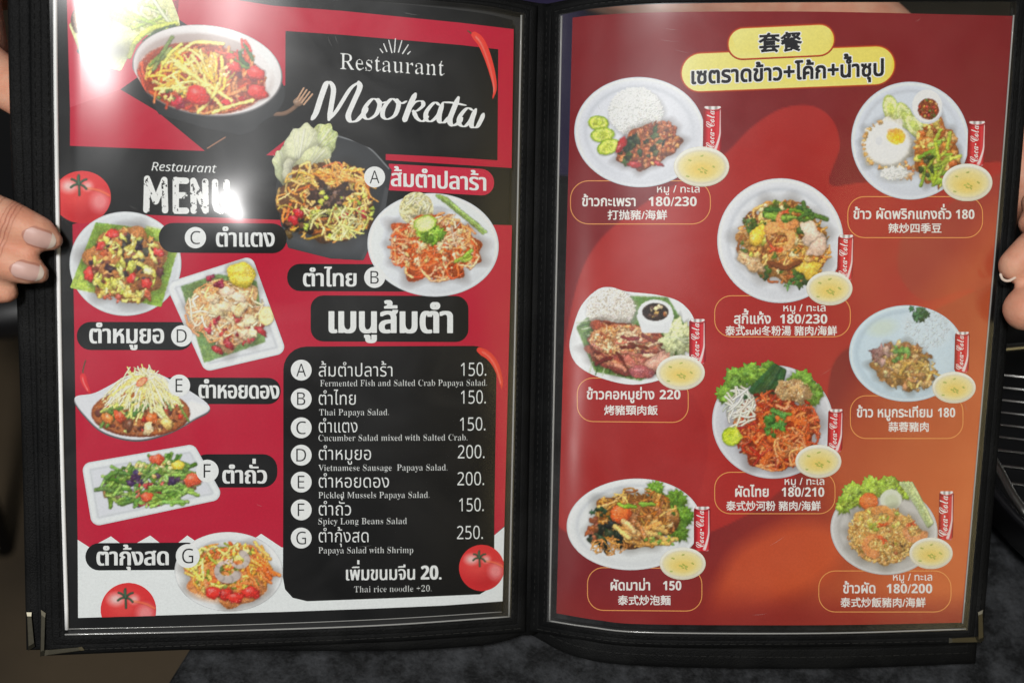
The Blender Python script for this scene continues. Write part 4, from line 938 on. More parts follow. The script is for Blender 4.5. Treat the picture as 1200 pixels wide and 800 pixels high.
def cap(thai, x0, x1, y, price, p0, p1, zh, z0, z1, yz, pk=None, hp=11.2):
    y = y + 1.0
    RT(thai, x0, x1, y, 9.2, bold=B1)
    if price: RT(face(price, *SANSB), p0, p1, y, hp * .95, kind='la', bold=.1)
    RT(zh, z0, z1, yz, 11.2, kind='cj', bold=.28)
    if pk: RT('หมู / ทะเล', pk[0], pk[1], pk[2] - .8, 6.6, bold=.15)
cap('ข้าวกะเพรา', 682, 745, 240.5, '180/230', 760, 816.5, '打抛豬/海鮮', 712, 782, 256.5, (770, 820, 226.5))
cap('ข้าว ผัดพริกแกงถั่ว', 1000, 1115, 255.5, '180', 1120, 1142, '辣炒四季豆', 1041, 1103.5, 272)
cap('สุกี้แห้ง', 860, 903.5, 378, '180/230', 914, 969.5, '泰式suki冬粉湯 豬肉/海鮮', 850, 981, 392, (918, 967.5, 365.5))
cap('ข้าวคอหมูย่าง', 687.5, 767, 466.5, '220', 773, 797.5, '烤豬頸肉飯', 708, 771, 485)
cap('ข้าว หมูกระเทียม', 1004, 1093, 487.5, '180', 1099, 1119.5, '蒜蓉豬肉', 1041, 1088.5, 504.5)
cap('ผัดไทย', 861.5, 901, 580.5, '180/210', 916, 966, '泰式炒河粉 豬肉/海鮮', 851, 962, 597, (919.5, 966, 568.5))
cap('ผัดมาม่า', 715.5, 762, 690, '150', 777, 798.5, '泰式炒泡麵', 724, 786, 707.5)
cap('ข้าวผัด', 988, 1026, 693.5, '180/200', 1039, 1092.5, '泰式炒飯豬肉/海鮮', 985, 1085, 710, (1046.5, 1092.5, 680.5))
# cans
def can(x0, y0, x1, y1, tilt, lay=8.6):
    tilt = tilt * .5; w, h = x1 - x0, y1 - y0; cv = Cv(x0 - 3, y0 - 3, x1 + 3, y1 + 3, .45)
    P = [(x0 + 1.6, y0), (x1 - 1.6, y0), (x1, y0 + 3.2), (x1 - tilt, y1 - 3.5), (x1 - 2.4 - tilt, y1), (x0 + 2.0 - tilt, y1), (x0 - tilt, y1 - 3.5), (x0, y0 + 3.2)]
    cv.poly(P, (200, 26, 40), .4); cv.ext = False
    u = (cv.X - (x0 - tilt * (cv.Y - y0) / h)) / w
    cv.put(np.s_[:, :], np.exp(-((u - .0) / .16) ** 2) * .55, C(84, 8, 16)); cv.put(np.s_[:, :], np.exp(-((u - .30) / .10) ** 2) * .30, C(240, 120, 116)); cv.put(np.s_[:, :], np.exp(-((u - .80) / .10) ** 2) * .28, C(240, 130, 124)); cv.put(np.s_[:, :], np.exp(-((u - 1) / .09) ** 2) * .65, C(90, 10, 18))
    v = (cv.Y - y0) / h + .05 * (1 - (2 * u - 1) ** 2) * -1
    top = np.clip((.035 - v) / .02, 0, 1); cv.put(np.s_[:, :], top, np.clip(C(226, 216, 212)[None, None] * (.7 + .5 * np.sin(u * 9)[..., None] ** 2), 0, 255)); cv.put(np.s_[:, :], np.exp(-((v - .055) / .012) ** 2) * .7, C(96, 14, 20))
    foot = np.clip((v - .955) / .02, 0, 1); cv.put(np.s_[:, :], foot * .9, C(188, 176, 174))
    for k in range(26):
        t = k / 25; cv.ell(x1 - 1.4 - tilt * t - (w * .42) * max(0, t - .55) ** 1.5 * 2.2, y0 + 5 + (h - 7) * t, .45 + 1.5 * t * t, 1.6, (238, 228, 226), .3 * t, .8, .8)
    o = print_canvas(cv, 'drink_can_picture', 'R', lay, pageR, 'picture of a red drink can with white script')
    # the script runs up the can
    seg = outline(chr(0x1D4D2) + chr(0x1D4F8) + chr(0x1D4EC) + chr(0x1D4EA) + '-' + chr(0x1D4D2) + chr(0x1D4F8) + chr(0x1D4F5) + chr(0x1D4EA)).copy()
    xa, xb = seg[..., 0].min(), seg[..., 0].max(); L = h * .84; s_ = L / (xb - xa); tx = (seg[..., 0] - xa) * s_; ty = seg[..., 1] * s_ * 1.5
    seg[..., 0], seg[..., 1] = -ty, -tx
    B, gx, gy, hs, k = fill(seg, .26, 1.5)
    base = (x0 + w * .62, y0 + h * .93); warp = lambda p: np.stack([base[0] + p[:, 0] - tilt * (1 + p[:, 1] / h) * .9, base[1] + p[:, 1]], -1)
    print_mask(down(B, k), gx + hs, gy + hs, .26, (238, 228, 226), 'can_lettering', 'R', lay + 1, pageR, None, warp)
CANS = [(824.5, 125, 845.5, 178, 1), (1135, 142.5, 1155, 194, 3), (982.5, 275.5, 1000.5, 328, 3), (808, 374, 826.5, 426, 0), (1119.5, 389, 1136, 436, 2), (971, 479.5, 988, 529, 2.5), (813.5, 593.5, 832, 645, 0), (1101, 575.5, 1117.5, 632, 2)]
for c_ in CANS: can(*c_)
RICE = [(236, 236, 232), (226, 226, 222), (246, 246, 244)]
def rice(cv, cx, cy, rx, ry, n, pal=RICE, sh=(206, 208, 206)):
    cv.ell(cx + 2, cy + 3, rx + 2, ry + 1, (150, 150, 150), 0, 6, .6); cv.ell(cx, cy, rx, ry, sh, 0, 1.5)
    for k in range(n):
        x, y = inside(cx, cy, rx, ry, 0, .5); v = ((x - cx) / rx * .4 + (y - cy) / ry * .6); a = R.uniform(0, 3.14); L = R.uniform(1.2, 2.2)
        cv.strand([(x - math.cos(a) * L, y - math.sin(a) * L), (x + math.cos(a) * L, y + math.sin(a) * L)], .75, np.clip(jit(R.choice(pal), 8) * (1.0 - .14 * v), 0, 255), sh=.10, shade=.18)
# 1 basil pork with rice
cv = Cv(668, 86, 858, 224)
plate(cv, 749.5, 155, 76.5, 64.5, .04, (221, 223, 231), .82, (219, 221, 229)); rice(cv, 745, 131, 31, 28, 900)
for x, y, r in ((701, 144, .1), (706, 158, -.1), (713, 172, -.4)): slice_(cv, x, y, 14 if y > 150 else 12, 8.5, r, (132, 160, 40), (196, 206, 96), (178, 190, 70), 9)
pile(cv, 761, 171, 38, 24, (130, 66, 36), -.45); bits(cv, 761, 170, 38, 23, 230, [(176, 96, 52), (196, 120, 70), (150, 72, 38), (206, 140, 86), (120, 54, 32)], (1.5, 3.2), (.6, 1), -.45)
bits(cv, 752, 172, 30, 18, 20, [(46, 62, 36), (60, 78, 40), (36, 46, 30)], (3, 6), (.4, .7), -.4); herb(cv, 736, 178, 9, (52, 66, 36), 8)
for x, y, r, a in ((728, 170, 11, -1.1), (744, 193, 9, .2), (772, 192, 6, .4)): cv.blob(x, y, r, (156, 36, 36), .4, a, .1, .4, .3)
soup(cv, 822, 195, 32.5, 23.5); done(cv, 'R', 8, 'picture of rice with minced basil pork, plate beside the heading')
# 2 fried beans, egg
cv = Cv(994, 92, 1168, 240)
plate(cv, 1066.5, 165, 69, 69, 0, (214, 220, 232), .84, (210, 217, 228))
for x, y, a in ((1044, 128, 1.35), (1060, 136, 1.15), (1072, 148, .9)): slice_(cv, x, y, 17, 9, a, (176, 190, 104), (214, 220, 156), (178, 194, 92), 10)
cv.blob(1040, 170, 30, (232, 226, 214), 1, 0, .07, .3, .05, .14, freq=(3, 5, 9, 13)); cv.ell(1040, 168, 26, 25, (240, 240, 240), 0, 4, .8)
for k in range(40):
    t = R.uniform(1.5, 4.6); cv.blob(1040 + 28 * math.cos(t), 170 + 28 * math.sin(t), R.uniform(1.5, 3), jit((206, 160, 96)), .6, t, .2, .2, .2)
cv.ell(1050, 160, 11, 9.5, (232, 176, 74), .2, 2); cv.ell(1052, 162, 7, 6, (240, 170, 44), .3, 3, .9); cv.ell(1030, 165, 5, 6, (214, 216, 222), 0, 3, .8); cv.ell(1044, 153, 4, 2, (226, 150, 110), 0, 2, .6)
bits(cv, 1062, 200, 20, 10, 36, [(222, 150, 84), (206, 120, 60), (236, 190, 130)], (1.5, 3.4)); rice(cv, 1048, 203, 16, 7, 100)
pile(cv, 1098, 180, 26, 38, (166, 98, 50), -.1); bits(cv, 1098, 180, 26, 37, 120, [(214, 140, 70), (186, 100, 46), (226, 176, 100), (146, 74, 40), (206, 180, 90)], (2, 5), rot=-.1); sticks(cv, 1098, 184, 24, 32, 26, [(160, 178, 66), (122, 150, 48), (186, 198, 90)], (1.6, 2.4), (12, 22), -.9, .7)
bits(cv, 1086, 196, 10, 16, 8, [(60, 70, 40)], (2, 4)); cv.ell(1087, 125, 18.5, 20.5, (206, 210, 218)); cv.ell(1086.5, 124, 17.5, 19, (232, 234, 240)); cv.ell(1088, 128, 12.5, 12.5, (120, 62, 42))
bits(cv, 1088, 128, 11, 11, 50, [(166, 84, 50), (96, 44, 34), (190, 60, 44), (206, 160, 80), (90, 110, 50)], (.9, 2)); soup(cv, 1133.5, 213.5, 29.5, 22)
done(cv, 'R', 8, 'picture of fried beans with a fried egg, plate at the right edge')
# 3 dry suki
cv = Cv(836, 204, 1004, 362)
plate(cv, 914.5, 282, 74, 73, 0, (222, 224, 230), .82, (222, 224, 229)); pile(cv, 918, 284, 50, 46, (176, 122, 64), .4)
noodles(cv, 918, 284, 52, 46, 150, [(206, 140, 70), (186, 106, 50), (222, 170, 96), (150, 84, 44)], (.8, 1.5), (10, 26), .6, .3)
bits(cv, 915, 280, 48, 44, 70, [(226, 186, 110), (206, 150, 80), (86, 106, 44), (190, 186, 70), (226, 206, 150)], (2.5, 6), (.5, .9))
bits(cv, 950, 300, 24, 20, 60, [(216, 150, 62), (196, 120, 46), (230, 180, 80)], (1.2, 2.6)); sticks(cv, 930, 252, 34, 8, 14, [(96, 136, 46), (130, 166, 60), (66, 100, 40)], (2, 3.4), (14, 26), .25, .3)
herb(cv, 886, 262, 14, (90, 116, 44), 8); herb(cv, 938, 326, 12, (66, 96, 44), 8); herb(cv, 876, 262, 8, (70, 90, 46), 5); cv.blob(888, 276, 14, (232, 186, 62), .6, -.9, .15, .4, .25); cv.blob(948, 316, 14, (226, 186, 70), .7, .3, .2, .35, .2)
cv.blob(880, 308, 17, (206, 168, 124), .5, .5, .15, .4, .2, .3); bits(cv, 880, 308, 12, 6, 20, [(226, 196, 150), (176, 130, 90)], (.8, 1.8)); cv.blob(952, 276, 17, (226, 198, 176), .7, .9, .15, .4, .25, .2); cv.blob(958, 290, 14, (222, 188, 166), .6, -.4, .15, .4, .25, .2)
prawn(cv, 912, 280, 17, (232, 164, 96), -2.2); prawn(cv, 922, 256, 11, (226, 146, 84), .6); cv.strand(curve_pts([(936, 308), (920, 314), (902, 308)], 6), 3, (110, 62, 34)); herb(cv, 922, 334, 6, (70, 110, 50), 5); herb(cv, 896, 326, 6, (60, 90, 46), 5)
soup(cv, 972, 337.5, 27, 20); done(cv, 'R', 8, 'picture of prawn glass noodles, plate in the middle of the page')
# 4 grilled pork
cv = Cv(660, 332, 832, 456)
out = curve_pts([(668, 408), (672, 384), (682, 358), (700, 340), (716, 337), (734, 342), (770, 346), (796, 354), (812, 372), (815, 396), (806, 424), (780, 442), (742, 450), (704, 442), (678, 428)], 6, True)
cv.poly(out, (226, 228, 229), .6); cv.ext = False
cv.poly([(680, 384), (720, 350), (780, 352), (800, 384), (790, 424), (750, 442), (700, 432)], (92, 124, 62), 4, 2)
for k in range(16): cv.strand([(676 + k * 3.2, 378 + k * 3.8), (700 + k * 4.4, 372 + k * 4.2)], 1.0, (60, 88, 44) if k % 2 else (206, 214, 190), sh=0, al=.8)
for k in range(12): cv.strand([(690 + k * 8, 438 + R.uniform(-2, 4)), (694 + k * 8, 424)], .8, (56, 84, 42) if k % 2 else (196, 206, 170), sh=0, al=.8)
rice(cv, 716, 362, 28, 24, 560, [(232, 226, 216), (224, 216, 204), (240, 236, 228)], (196, 186, 172))
cv.ext = True; pile(cv, 735, 408, 46, 28, (140, 74, 56), .18, .1); [cv.blob(x, y, r, col, .42, an, .09, .45, .0, .2) for x, y, r, col, an in ((712, 388, 22, (150, 76, 56), .5), (742, 392, 26, (172, 96, 70), .3), (706, 410, 20, (132, 64, 54), .7), (730, 406, 28, (186, 112, 84), .45), (760, 408, 24, (166, 90, 72), .2), (722, 426, 24, (142, 70, 60), .35), (750, 424, 26, (178, 100, 84), .5), (768, 394, 16, (150, 78, 58), .9))]
for k in range(70):
    x, y = inside(735, 406, 42, 24, .18); an = .4 + R.gauss(0, .35); L = R.uniform(3, 10); cv.strand([(x - L * math.cos(an), y - L * math.sin(an)), (x + L * math.cos(an), y + L * math.sin(an))], R.uniform(.5, 1.5), jit(R.choice([(214, 150, 110), (120, 56, 46), (236, 190, 150), (160, 86, 66), (226, 170, 120)])), al=.6, sh=.1); bits(cv, 728, 398, 36, 16, 50, [(226, 176, 120), (206, 140, 90), (170, 90, 60), (240, 206, 160)], (1, 2.6))
sticks(cv, 738, 410, 40, 22, 26, [(110, 52, 46), (226, 186, 150), (190, 116, 96)], (1.2, 2.6), (10, 22), .3, .4); cv.blob(772, 424, 20, (206, 150, 130), .5, -.5, .1, .4, .2, .2); cv.blob(752, 436, 16, (160, 84, 84), .45, .1, .12, .4, .25, .2)
lettuce(cv, 794, 396, 19, (206, 212, 158), 1.1, 0, 6, veins=(232, 236, 206)); cv.ell(768, 370, 20.5, 15.5, (196, 198, 200)); cv.poly([(748, 370), (788, 370), (782, 388), (754, 388)], (222, 224, 226), 2); cv.ell(768, 366, 20.5, 15, (226, 228, 230)); cv.ell(768, 365.5, 15.5, 10.5, (44, 30, 24)); bits(cv, 770, 366, 12, 7, 14, [(206, 160, 90), (160, 100, 54), (226, 200, 150), (84, 56, 40)], (1.5, 3.2))
soup(cv, 797.5, 436, 28.5, 20.5); done(cv, 'R', 8, 'picture of grilled pork neck with rice on a leaf')
# 5 garlic pork on a pale blue plate
cv = Cv(990, 350, 1150, 478)
plate(cv, 1063, 414, 68, 56.5, 0, (196, 214, 226), .86, (198, 216, 228), (160, 180, 196)); cv.ell(1086, 384, 30, 27, (206, 220, 230), 0, 8, .9)
for k in range(160):
    x, y = inside(1086, 386, 26, 22); a = R.uniform(0, 3); cv.strand([(x - math.cos(a), y - math.sin(a)), (x + math.cos(a), y + math.sin(a))], .6, jit((214, 226, 234), 6), sh=.12)
cv.ext = True; herb(cv, 1076, 366, 10, (52, 92, 62), 12); cv.ext = False; herb(cv, 1078, 369, 9, (64, 104, 66), 8); cv.ell(1034, 384, 16, 9, (200, 212, 186), -.2, 8, .5)
pile(cv, 1058, 430, 34, 26, (150, 108, 66), .3); bits(cv, 1060, 430, 38, 27, 120, [(190, 150, 90), (166, 122, 70), (206, 176, 120), (140, 100, 66), (176, 146, 116)], (2, 5), (.4, .8), .35); bits(cv, 1034, 414, 12, 12, 16, [(150, 112, 106), (126, 88, 82), (170, 136, 124)], (3, 6), (.4, .7))
sticks(cv, 1072, 438, 26, 14, 26, [(186, 146, 80), (206, 170, 100), (156, 116, 66)], (1.2, 2.4), (8, 16)); bits(cv, 1066, 422, 30, 16, 50, [(214, 186, 120), (196, 160, 90)], (1, 2)); herb(cv, 1054, 415, 11, (92, 128, 66), 9)
soup(cv, 1118, 453.5, 25.5, 18.5); done(cv, 'R', 8, 'picture of garlic pork on a pale blue plate')
# 6 pad thai
cv = Cv(828, 420, 992, 568)
plate(cv, 905.5, 494, 71, 66.5, .05, (206, 207, 213), .84, (196, 197, 205)); cv.ext = True
for x, y, r in ((862, 446, 16), (880, 438, 14), (850, 462, 12), (940, 448, 16), (952, 462, 14), (900, 436, 13)): lettuce(cv, x, y, r, (112, 150, 56), .85, R.uniform(0, 3), 6)
for k in range(9): cv.strand(curve_pts([(872 + k * 4, 466 - k * .5), (888 + k * 3.4, 448), (908 + k * 1.4, 428 + k * .8)], 5), 2.3, jit((52, 84, 46), 10))
pile(cv, 910, 505, 46, 44, (150, 58, 30), 0); cv.ext = False
noodles(cv, 910, 504, 48, 44, 170, [(196, 88, 44), (176, 66, 34), (212, 112, 62), (156, 50, 28), (222, 140, 84)], (1, 1.7), (14, 34), .7)
pile(cv, 930, 458, 22, 13, (186, 150, 104), .2); bits(cv, 930, 458, 21, 12, 110, [(206, 170, 120), (186, 140, 90), (222, 190, 146), (160, 116, 76)], (.8, 1.7))
noodles(cv, 866, 476, 18, 22, 34, [(226, 222, 206), (236, 232, 220), (206, 200, 176)], (.8, 1.3), (14, 26), .5); sticks(cv, 872, 482, 14, 18, 12, [(232, 226, 210)], (.9, 1.3), (14, 24), -.7, .4)
slice_(cv, 857, 511, 11, 11, .3, (136, 158, 34), (176, 190, 52)); cv.poly([(862, 500), (870, 512), (858, 520)], (190, 200, 70), 1, 2, .8)
for x, y, r, a in ((902, 488, 12, 0), (926, 500, 12, 2), (912, 522, 13, 4), (938, 486, 10, 1), (906, 540, 10, 3)): prawn(cv, x, y, r, (214, 104, 48), a, (190, 70, 36))
herb(cv, 906, 500, 13, (78, 126, 54), 12); sticks(cv, 918, 484, 8, 4, 3, [(96, 140, 60)], (2, 2.6), (14, 18), .5, .2); noodles(cv, 930, 524, 22, 20, 24, [(206, 110, 60), (226, 150, 96)], (1, 1.5), (20, 36), .7)
soup(cv, 959, 540, 27, 19.5); done(cv, 'R', 8, 'picture of red noodles with prawns, bean sprouts and lime')
# 7 fried instant noodles
cv = Cv(658, 552, 838, 684)
plate(cv, 743, 614, 79, 53.5, -.06, (224, 226, 226), .84, (222, 224, 224)); cv.ext = False
for x, y, r in ((792, 586, 13), (800, 604, 13), (768, 574, 11), (796, 622, 12), (782, 592, 13)): lettuce(cv, x, y, r, (100, 140, 44), .9, R.uniform(0, 3), 6)
pile(cv, 742, 610, 48, 32, (120, 74, 34), .05); noodles(cv, 744, 606, 48, 32, 150, [(196, 140, 66), (176, 116, 50), (214, 166, 90), (146, 88, 40)], (.8, 1.4), (10, 24), .8)
bits(cv, 752, 614, 42, 24, 40, [(206, 160, 90), (186, 126, 66), (226, 190, 120), (160, 96, 50)], (3, 6.5), (.4, .7)); bits(cv, 712, 626, 20, 20, 26, [(34, 44, 30), (44, 58, 36), (26, 32, 24)], (4, 8), (.4, .8)); herb(cv, 702, 600, 8, (40, 66, 44), 6)
bits(cv, 694, 622, 6, 14, 10, [(150, 80, 50), (120, 60, 40)], (2.5, 5)); noodles(cv, 712, 640, 22, 9, 20, [(206, 140, 70)], (.6, .9), (8, 18), 1); cv.blob(728, 602, 12.5, (206, 88, 36), .95, 0, .06, .4, .3, .2); cv.ell(727, 600, 8, 7, (222, 116, 56), 0, 4, .7)
sticks(cv, 742, 592, 20, 4, 5, [(130, 166, 56)], (1.6, 2.2), (10, 16), .1, .2); sticks(cv, 752, 626, 36, 14, 16, [(216, 170, 100), (196, 140, 76)], (2, 3.4), (12, 22), .1, .5); bits(cv, 776, 632, 20, 8, 14, [(110, 140, 50), (186, 186, 70)], (1.5, 3))
soup(cv, 800, 659.5, 27, 19); done(cv, 'R', 8, 'picture of dark fried noodles with greens on an oval plate')
# 8 fried rice
cv = Cv(966, 552, 1124, 682)
plate(cv, 1036, 621, 63, 52, .12, (200, 198, 196), .84, (196, 193, 190), (150, 146, 142)); cv.ext = True
for x, y, r in ((1002, 580, 17), (1022, 572, 15), (990, 590, 12), (1040, 568, 13), (1060, 574, 11)): lettuce(cv, x, y, r, (150, 176, 66), .8, R.uniform(0, 3), 7)
for k in range(5): cv.strand(curve_pts([(1056 + k * 3, 566), (1072 + k * 2, 588), (1088 + k, 616 - k)], 5), 2.2, jit((196, 208, 150), 12))
slice_(cv, 1018, 587, 11, 10, 0, (206, 92, 44), (218, 108, 56), (226, 130, 76)); cv.ell(1044, 585, 12.5, 12, (214, 218, 200)); cv.ell(1045, 587, 8, 8, (196, 204, 170), 0, 3, .7)
cv.ext = False; pile(cv, 1036, 627, 42, 32, (196, 150, 84), .1)
for k in range(900):
    x, y = inside(1036, 627, 43, 33, .1); a = R.uniform(0, 3.1); cv.strand([(x - 1.3 * math.cos(a), y - 1.3 * math.sin(a)), (x + 1.3 * math.cos(a), y + 1.3 * math.sin(a))], .8, jit(R.choice([(226, 186, 110), (206, 156, 84), (236, 206, 136), (190, 130, 70), (226, 170, 100)]), 12), sh=.3)
bits(cv, 1030, 608, 26, 12, 26, [(226, 206, 110), (206, 190, 80), (150, 160, 60)], (1.6, 3.4)); bits(cv, 1036, 638, 36, 16, 20, [(176, 100, 60), (150, 140, 60), (110, 80, 50)], (1.4, 2.6))
prawn(cv, 1034, 606, 12, (226, 150, 84), -2.4); prawn(cv, 1026, 638, 13, (222, 140, 84), 1.6); prawn(cv, 1072, 622, 12, (224, 148, 96), .4)
soup(cv, 1091, 647.5, 25.5, 18.5); done(cv, 'R', 8, 'picture of prawn fried rice with lettuce and tomato')
# --- clear sleeves over the pages, slightly rippled
def ripple(P):
    x, y = P[:, 0], P[:, 1]
    g = lambda cx, cy, sx, sy, a: a * np.exp(-((x - cx) / sx) ** 2 - ((y - cy) / sy) ** 2)
    out = np.clip(np.minimum(np.minimum(x - 58, 1196 - x), np.minimum(y + 42, 744 - y)) / 30, 0, 1) ** .7
    return out * (g(121, 140, 82, 133, .0046) + g(294, 277, 60, 54, .0046) + g(770, -10, 130, 70, .0030)) + (vnoise(x / 95, y / 210, 5) - .5) * .0012 + (vnoise(x / 42, y / 60, 8) - .5) * .00022
SL_L = [[(x - (3 if i == 0 else 0), y - 1) for i, (x, y) in enumerate(INN_L[0])], [(614, 16), (599, 723)], [(599, 723), (520, 729), (440, 734), (240, 741), (73, 744)], [(73, 744), (67, 500), (61, 150), (57, -29)]]
SL_R = [[(655, 17), (700, 9), (780, 4), (960, 2), (1192, 2)], [(1192, 2), (1173, 280), (1134, 738)], [(1134, 738), (960, 743), (760, 742), (690, 735), (641, 728)], [(641, 728), (655, 17)]]
sheet('clear_sleeve', SL_L, 'L', .0011, 110, 140, M_SLEEVE, hfn=ripple, label='clear vinyl sleeve over the left page')
sheet('clear_sleeve', SL_R, 'R', .0011, 110, 140, M_SLEEVE, hfn=ripple, label='clear vinyl sleeve over the right page')
def seam(pts, side, rad, h=.0012, m=None):
    tube('sleeve_fold', [Vector(v) for v in leaf(curve_pts(pts, 10), side, h)], rad, m or M_SEAM, menu, 8)
seam([(64.5, -22), (66, 150), (72, 500), (78.5, 737)], 'L', .0010, .0010, M_FOLD)
seam([(76, 743), (240, 739.5), (440, 732.5), (597, 722)], 'L', .0004)
seam([(79, 736.5), (240, 733), (440, 725.5), (588, 716.5)], 'L', .0002)
seam([(611, 18), (604, 370), (596.5, 721)], 'L', .0005)
seam([(658, 19), (651, 370), (644, 726)], 'R', .0005)
seam([(644, 727), (690, 734), (760, 740.5), (960, 741.5), (1132, 736.5)], 'R', .00038)
seam([(1188, 18), (1169, 260), (1128, 730)], 'R', .0004)

# --- hairline scratches in the vinyl
M_SCR = mat('scratched_vinyl', (.75, .75, .74), .4); M_SCR.node_tree.nodes['Principled BSDF'].inputs['Alpha'].default_value = .38
for side, spots in (('L', [(384, 42, 6, 14), (392, 40, 5, 12), (338, 58, 2, 2), (468, 330, 10, -3), (210, 500, 14, -4), (300, 590, 9, 3), (150, 240, 12, 5), (420, 640, 16, -2), (470, 14, 22, 4), (520, 300, 6, 9), (250, 430, 12, -6)]),
                    ('R', [(1072, 26, 7, -5), (776, 33, 20, 2), (770, 46, 26, 3), (790, 58, 18, 4), (700, 120, 5, 12), (860, 300, 12, -7), (960, 440, 16, -10), (1010, 660, 14, 3), (760, 300, 3, 5), (900, 640, 22, -14), (1130, 470, 5, 13), (880, 720, 20, -2)])):
    V, F = [], []
    for x, y, dx, dy in spots:
        a = np.array((x, y), float); t = np.array((dx, dy), float); n = np.array((-t[1], t[0])) / np.linalg.norm(t) * .22; k = len(V)
        Q = np.concatenate([[a + t * u + n * 3 * math.sin(u * 3), a + t * u + n * 3 * math.sin(u * 3) + n * (1 - abs(2 * u - 1))] for u in np.linspace(0, 1, 6)])
        V.extend(leaf(Q, side, .0011 + ripple(Q) + .00012).tolist()); F += [(k + 2 * i, k + 2 * i + 1, k + 2 * i + 3, k + 2 * i + 2) for i in range(5)]
    me = bpy.data.meshes.new('scratches'); me.from_pydata(V, [], F); me.update(); tag(link('scratches', me, M_SCR, menu, 'hairline scratches in the clear vinyl'), kind='stuff')
# --- stitching: rows of short thread ends, joined
def stitches(rows, m, label):
    V, F = [], []
    for P, side, h, gap, ln, wd in rows:
        P = curve_pts(P, 12); d = np.concatenate([[0], np.cumsum(np.linalg.norm(np.diff(P, axis=0), axis=1))])
        s = 2.0
        while s + ln < d[-1]:
            a = np.array([np.interp(s, d, P[:, 0]), np.interp(s, d, P[:, 1])]); b = np.array([np.interp(s + ln, d, P[:, 0]), np.interp(s + ln, d, P[:, 1])])
            t = (b - a) / (np.linalg.norm(b - a) + 1e-9); n = np.array([-t[1], t[0]]) * wd * R.uniform(.8, 1.2); tl = t * R.uniform(-.25, .25)
            q = np.stack([a + tl - n, b - tl - n, b - tl + n, a + tl + n, a + tl * 2 - n * .3, b - n * .3, b + n * .3, a + n * .3])
            L = leaf(q, side, np.array([h - .0004] * 4 + [h + .00012] * 4)); k = len(V); V.extend(L.tolist())
            F += [(k + 4, k + 5, k + 6, k + 7), (k, k + 1, k + 5, k + 4), (k + 1, k + 2, k + 6, k + 5), (k + 2, k + 3, k + 7, k + 6), (k + 3, k, k + 4, k + 7)]
            s += gap * R.uniform(.93, 1.07)
    me = bpy.data.meshes.new('stitching'); me.from_pydata(V, [], F); me.update()
    o = link('stitching', me, m, menu, label); tag(o, kind='stuff')
def between(a, b, t): return [tuple((1 - t) * np.array(p) + t * np.array(q)) for p, q in zip(a, b)]
hb = .0011
rows = []
for t in (.22, .80): rows.append((between(OUT_L[3], INN_L[3], t), 'L', hb, 11.5, 6.5, .8))
for t in (.20, .62): rows.append((between(BOUT_L[3], BINN_L[3], t), 'L', -.0055 + .0011, 12, 6.5, .8))
for t in (.25, .76): rows.append((between(OUT_R[1], INN_R[1], t), 'R', hb, 12, 8, .7))
rows.append((between(OUT_L[2], INN_L[2], .72), 'L', hb, 9.5, 6, .5))
rows.append((between(OUT_R[2], INN_R[2], .70), 'R', hb, 9.5, 6, .5))
stitches(rows, M_THREAD, 'rows of black stitches')
rows = [(between(OUT_L[2], INN_L[2], .24), 'L', hb, 10, 7.5, .55), (between(OUT_L[1], INN_L[1], .8), 'L', hb, 8.5, 4.5, .45),
        (between(OUT_R[3], INN_R[3], .30), 'R', hb, 8.5, 4.0, .4), (between(OUT_R[3], INN_R[3], .78), 'R', hb, 9, 5, .4),
        (between(OUT_R[2], INN_R[2], .22), 'R', hb, 10, 7, .45), (between(BOUT_R[2], BINN_R[2], .3), 'R', -.0085 + .0011, 10, 7, .45),
        (between(OUT_R[0], INN_R[0], .6), 'R', hb, 9, 5, .45)]
stitches(rows, M_THREAD2, 'rows of worn grey stitches')

# --- metal corner guards
def guard(quads, side, h, label):
    V, F = [], []
    for q in quads:
        k = len(V); q = np.array(q, float)
        mid = q.mean(0); top = mid + (q - mid) * .78
        V.extend(leaf(q, side, h - .0028).tolist()); V.extend(leaf(q, side, h).tolist()); V.extend(leaf(top, side, h + .0007).tolist())
        for i in range(4):
            j = (i + 1) % 4
            F += [(k + i, k + j, k + 4 + j, k + 4 + i), (k + 4 + i, k + 4 + j, k + 8 + j, k + 8 + i)]
        F += [(k + 8, k + 9, k + 10, k + 11), (k + 3, k + 2, k + 1, k)]
    me = bpy.data.meshes.new('corner_guard'); me.from_pydata(V, [], F); me.update()
    return link('corner_guard', me, M_METAL, menu, label)
M_DKMETAL = mat('blackened_brass', (.06, .055, .045), .35, 1.0)
guard([[(48, 714), (53.5, 718), (52, 767), (47, 769)], [(52, 761), (96, 757), (99, 761.5), (52, 768)]], 'L', .0019, 'brass corner guard of the front left leaf')
guard([[(31, 717), (37, 717), (41, 757), (33, 762)]], 'L', -.0032, 'corner guard of the leaf behind')
guard([[(1146, 717), (1152, 714), (1153, 750), (1146, 753)], [(1112, 747), (1146, 745), (1150, 752.5), (1112, 753)]], 'R', .0019, 'brass corner guard of the right leaf')
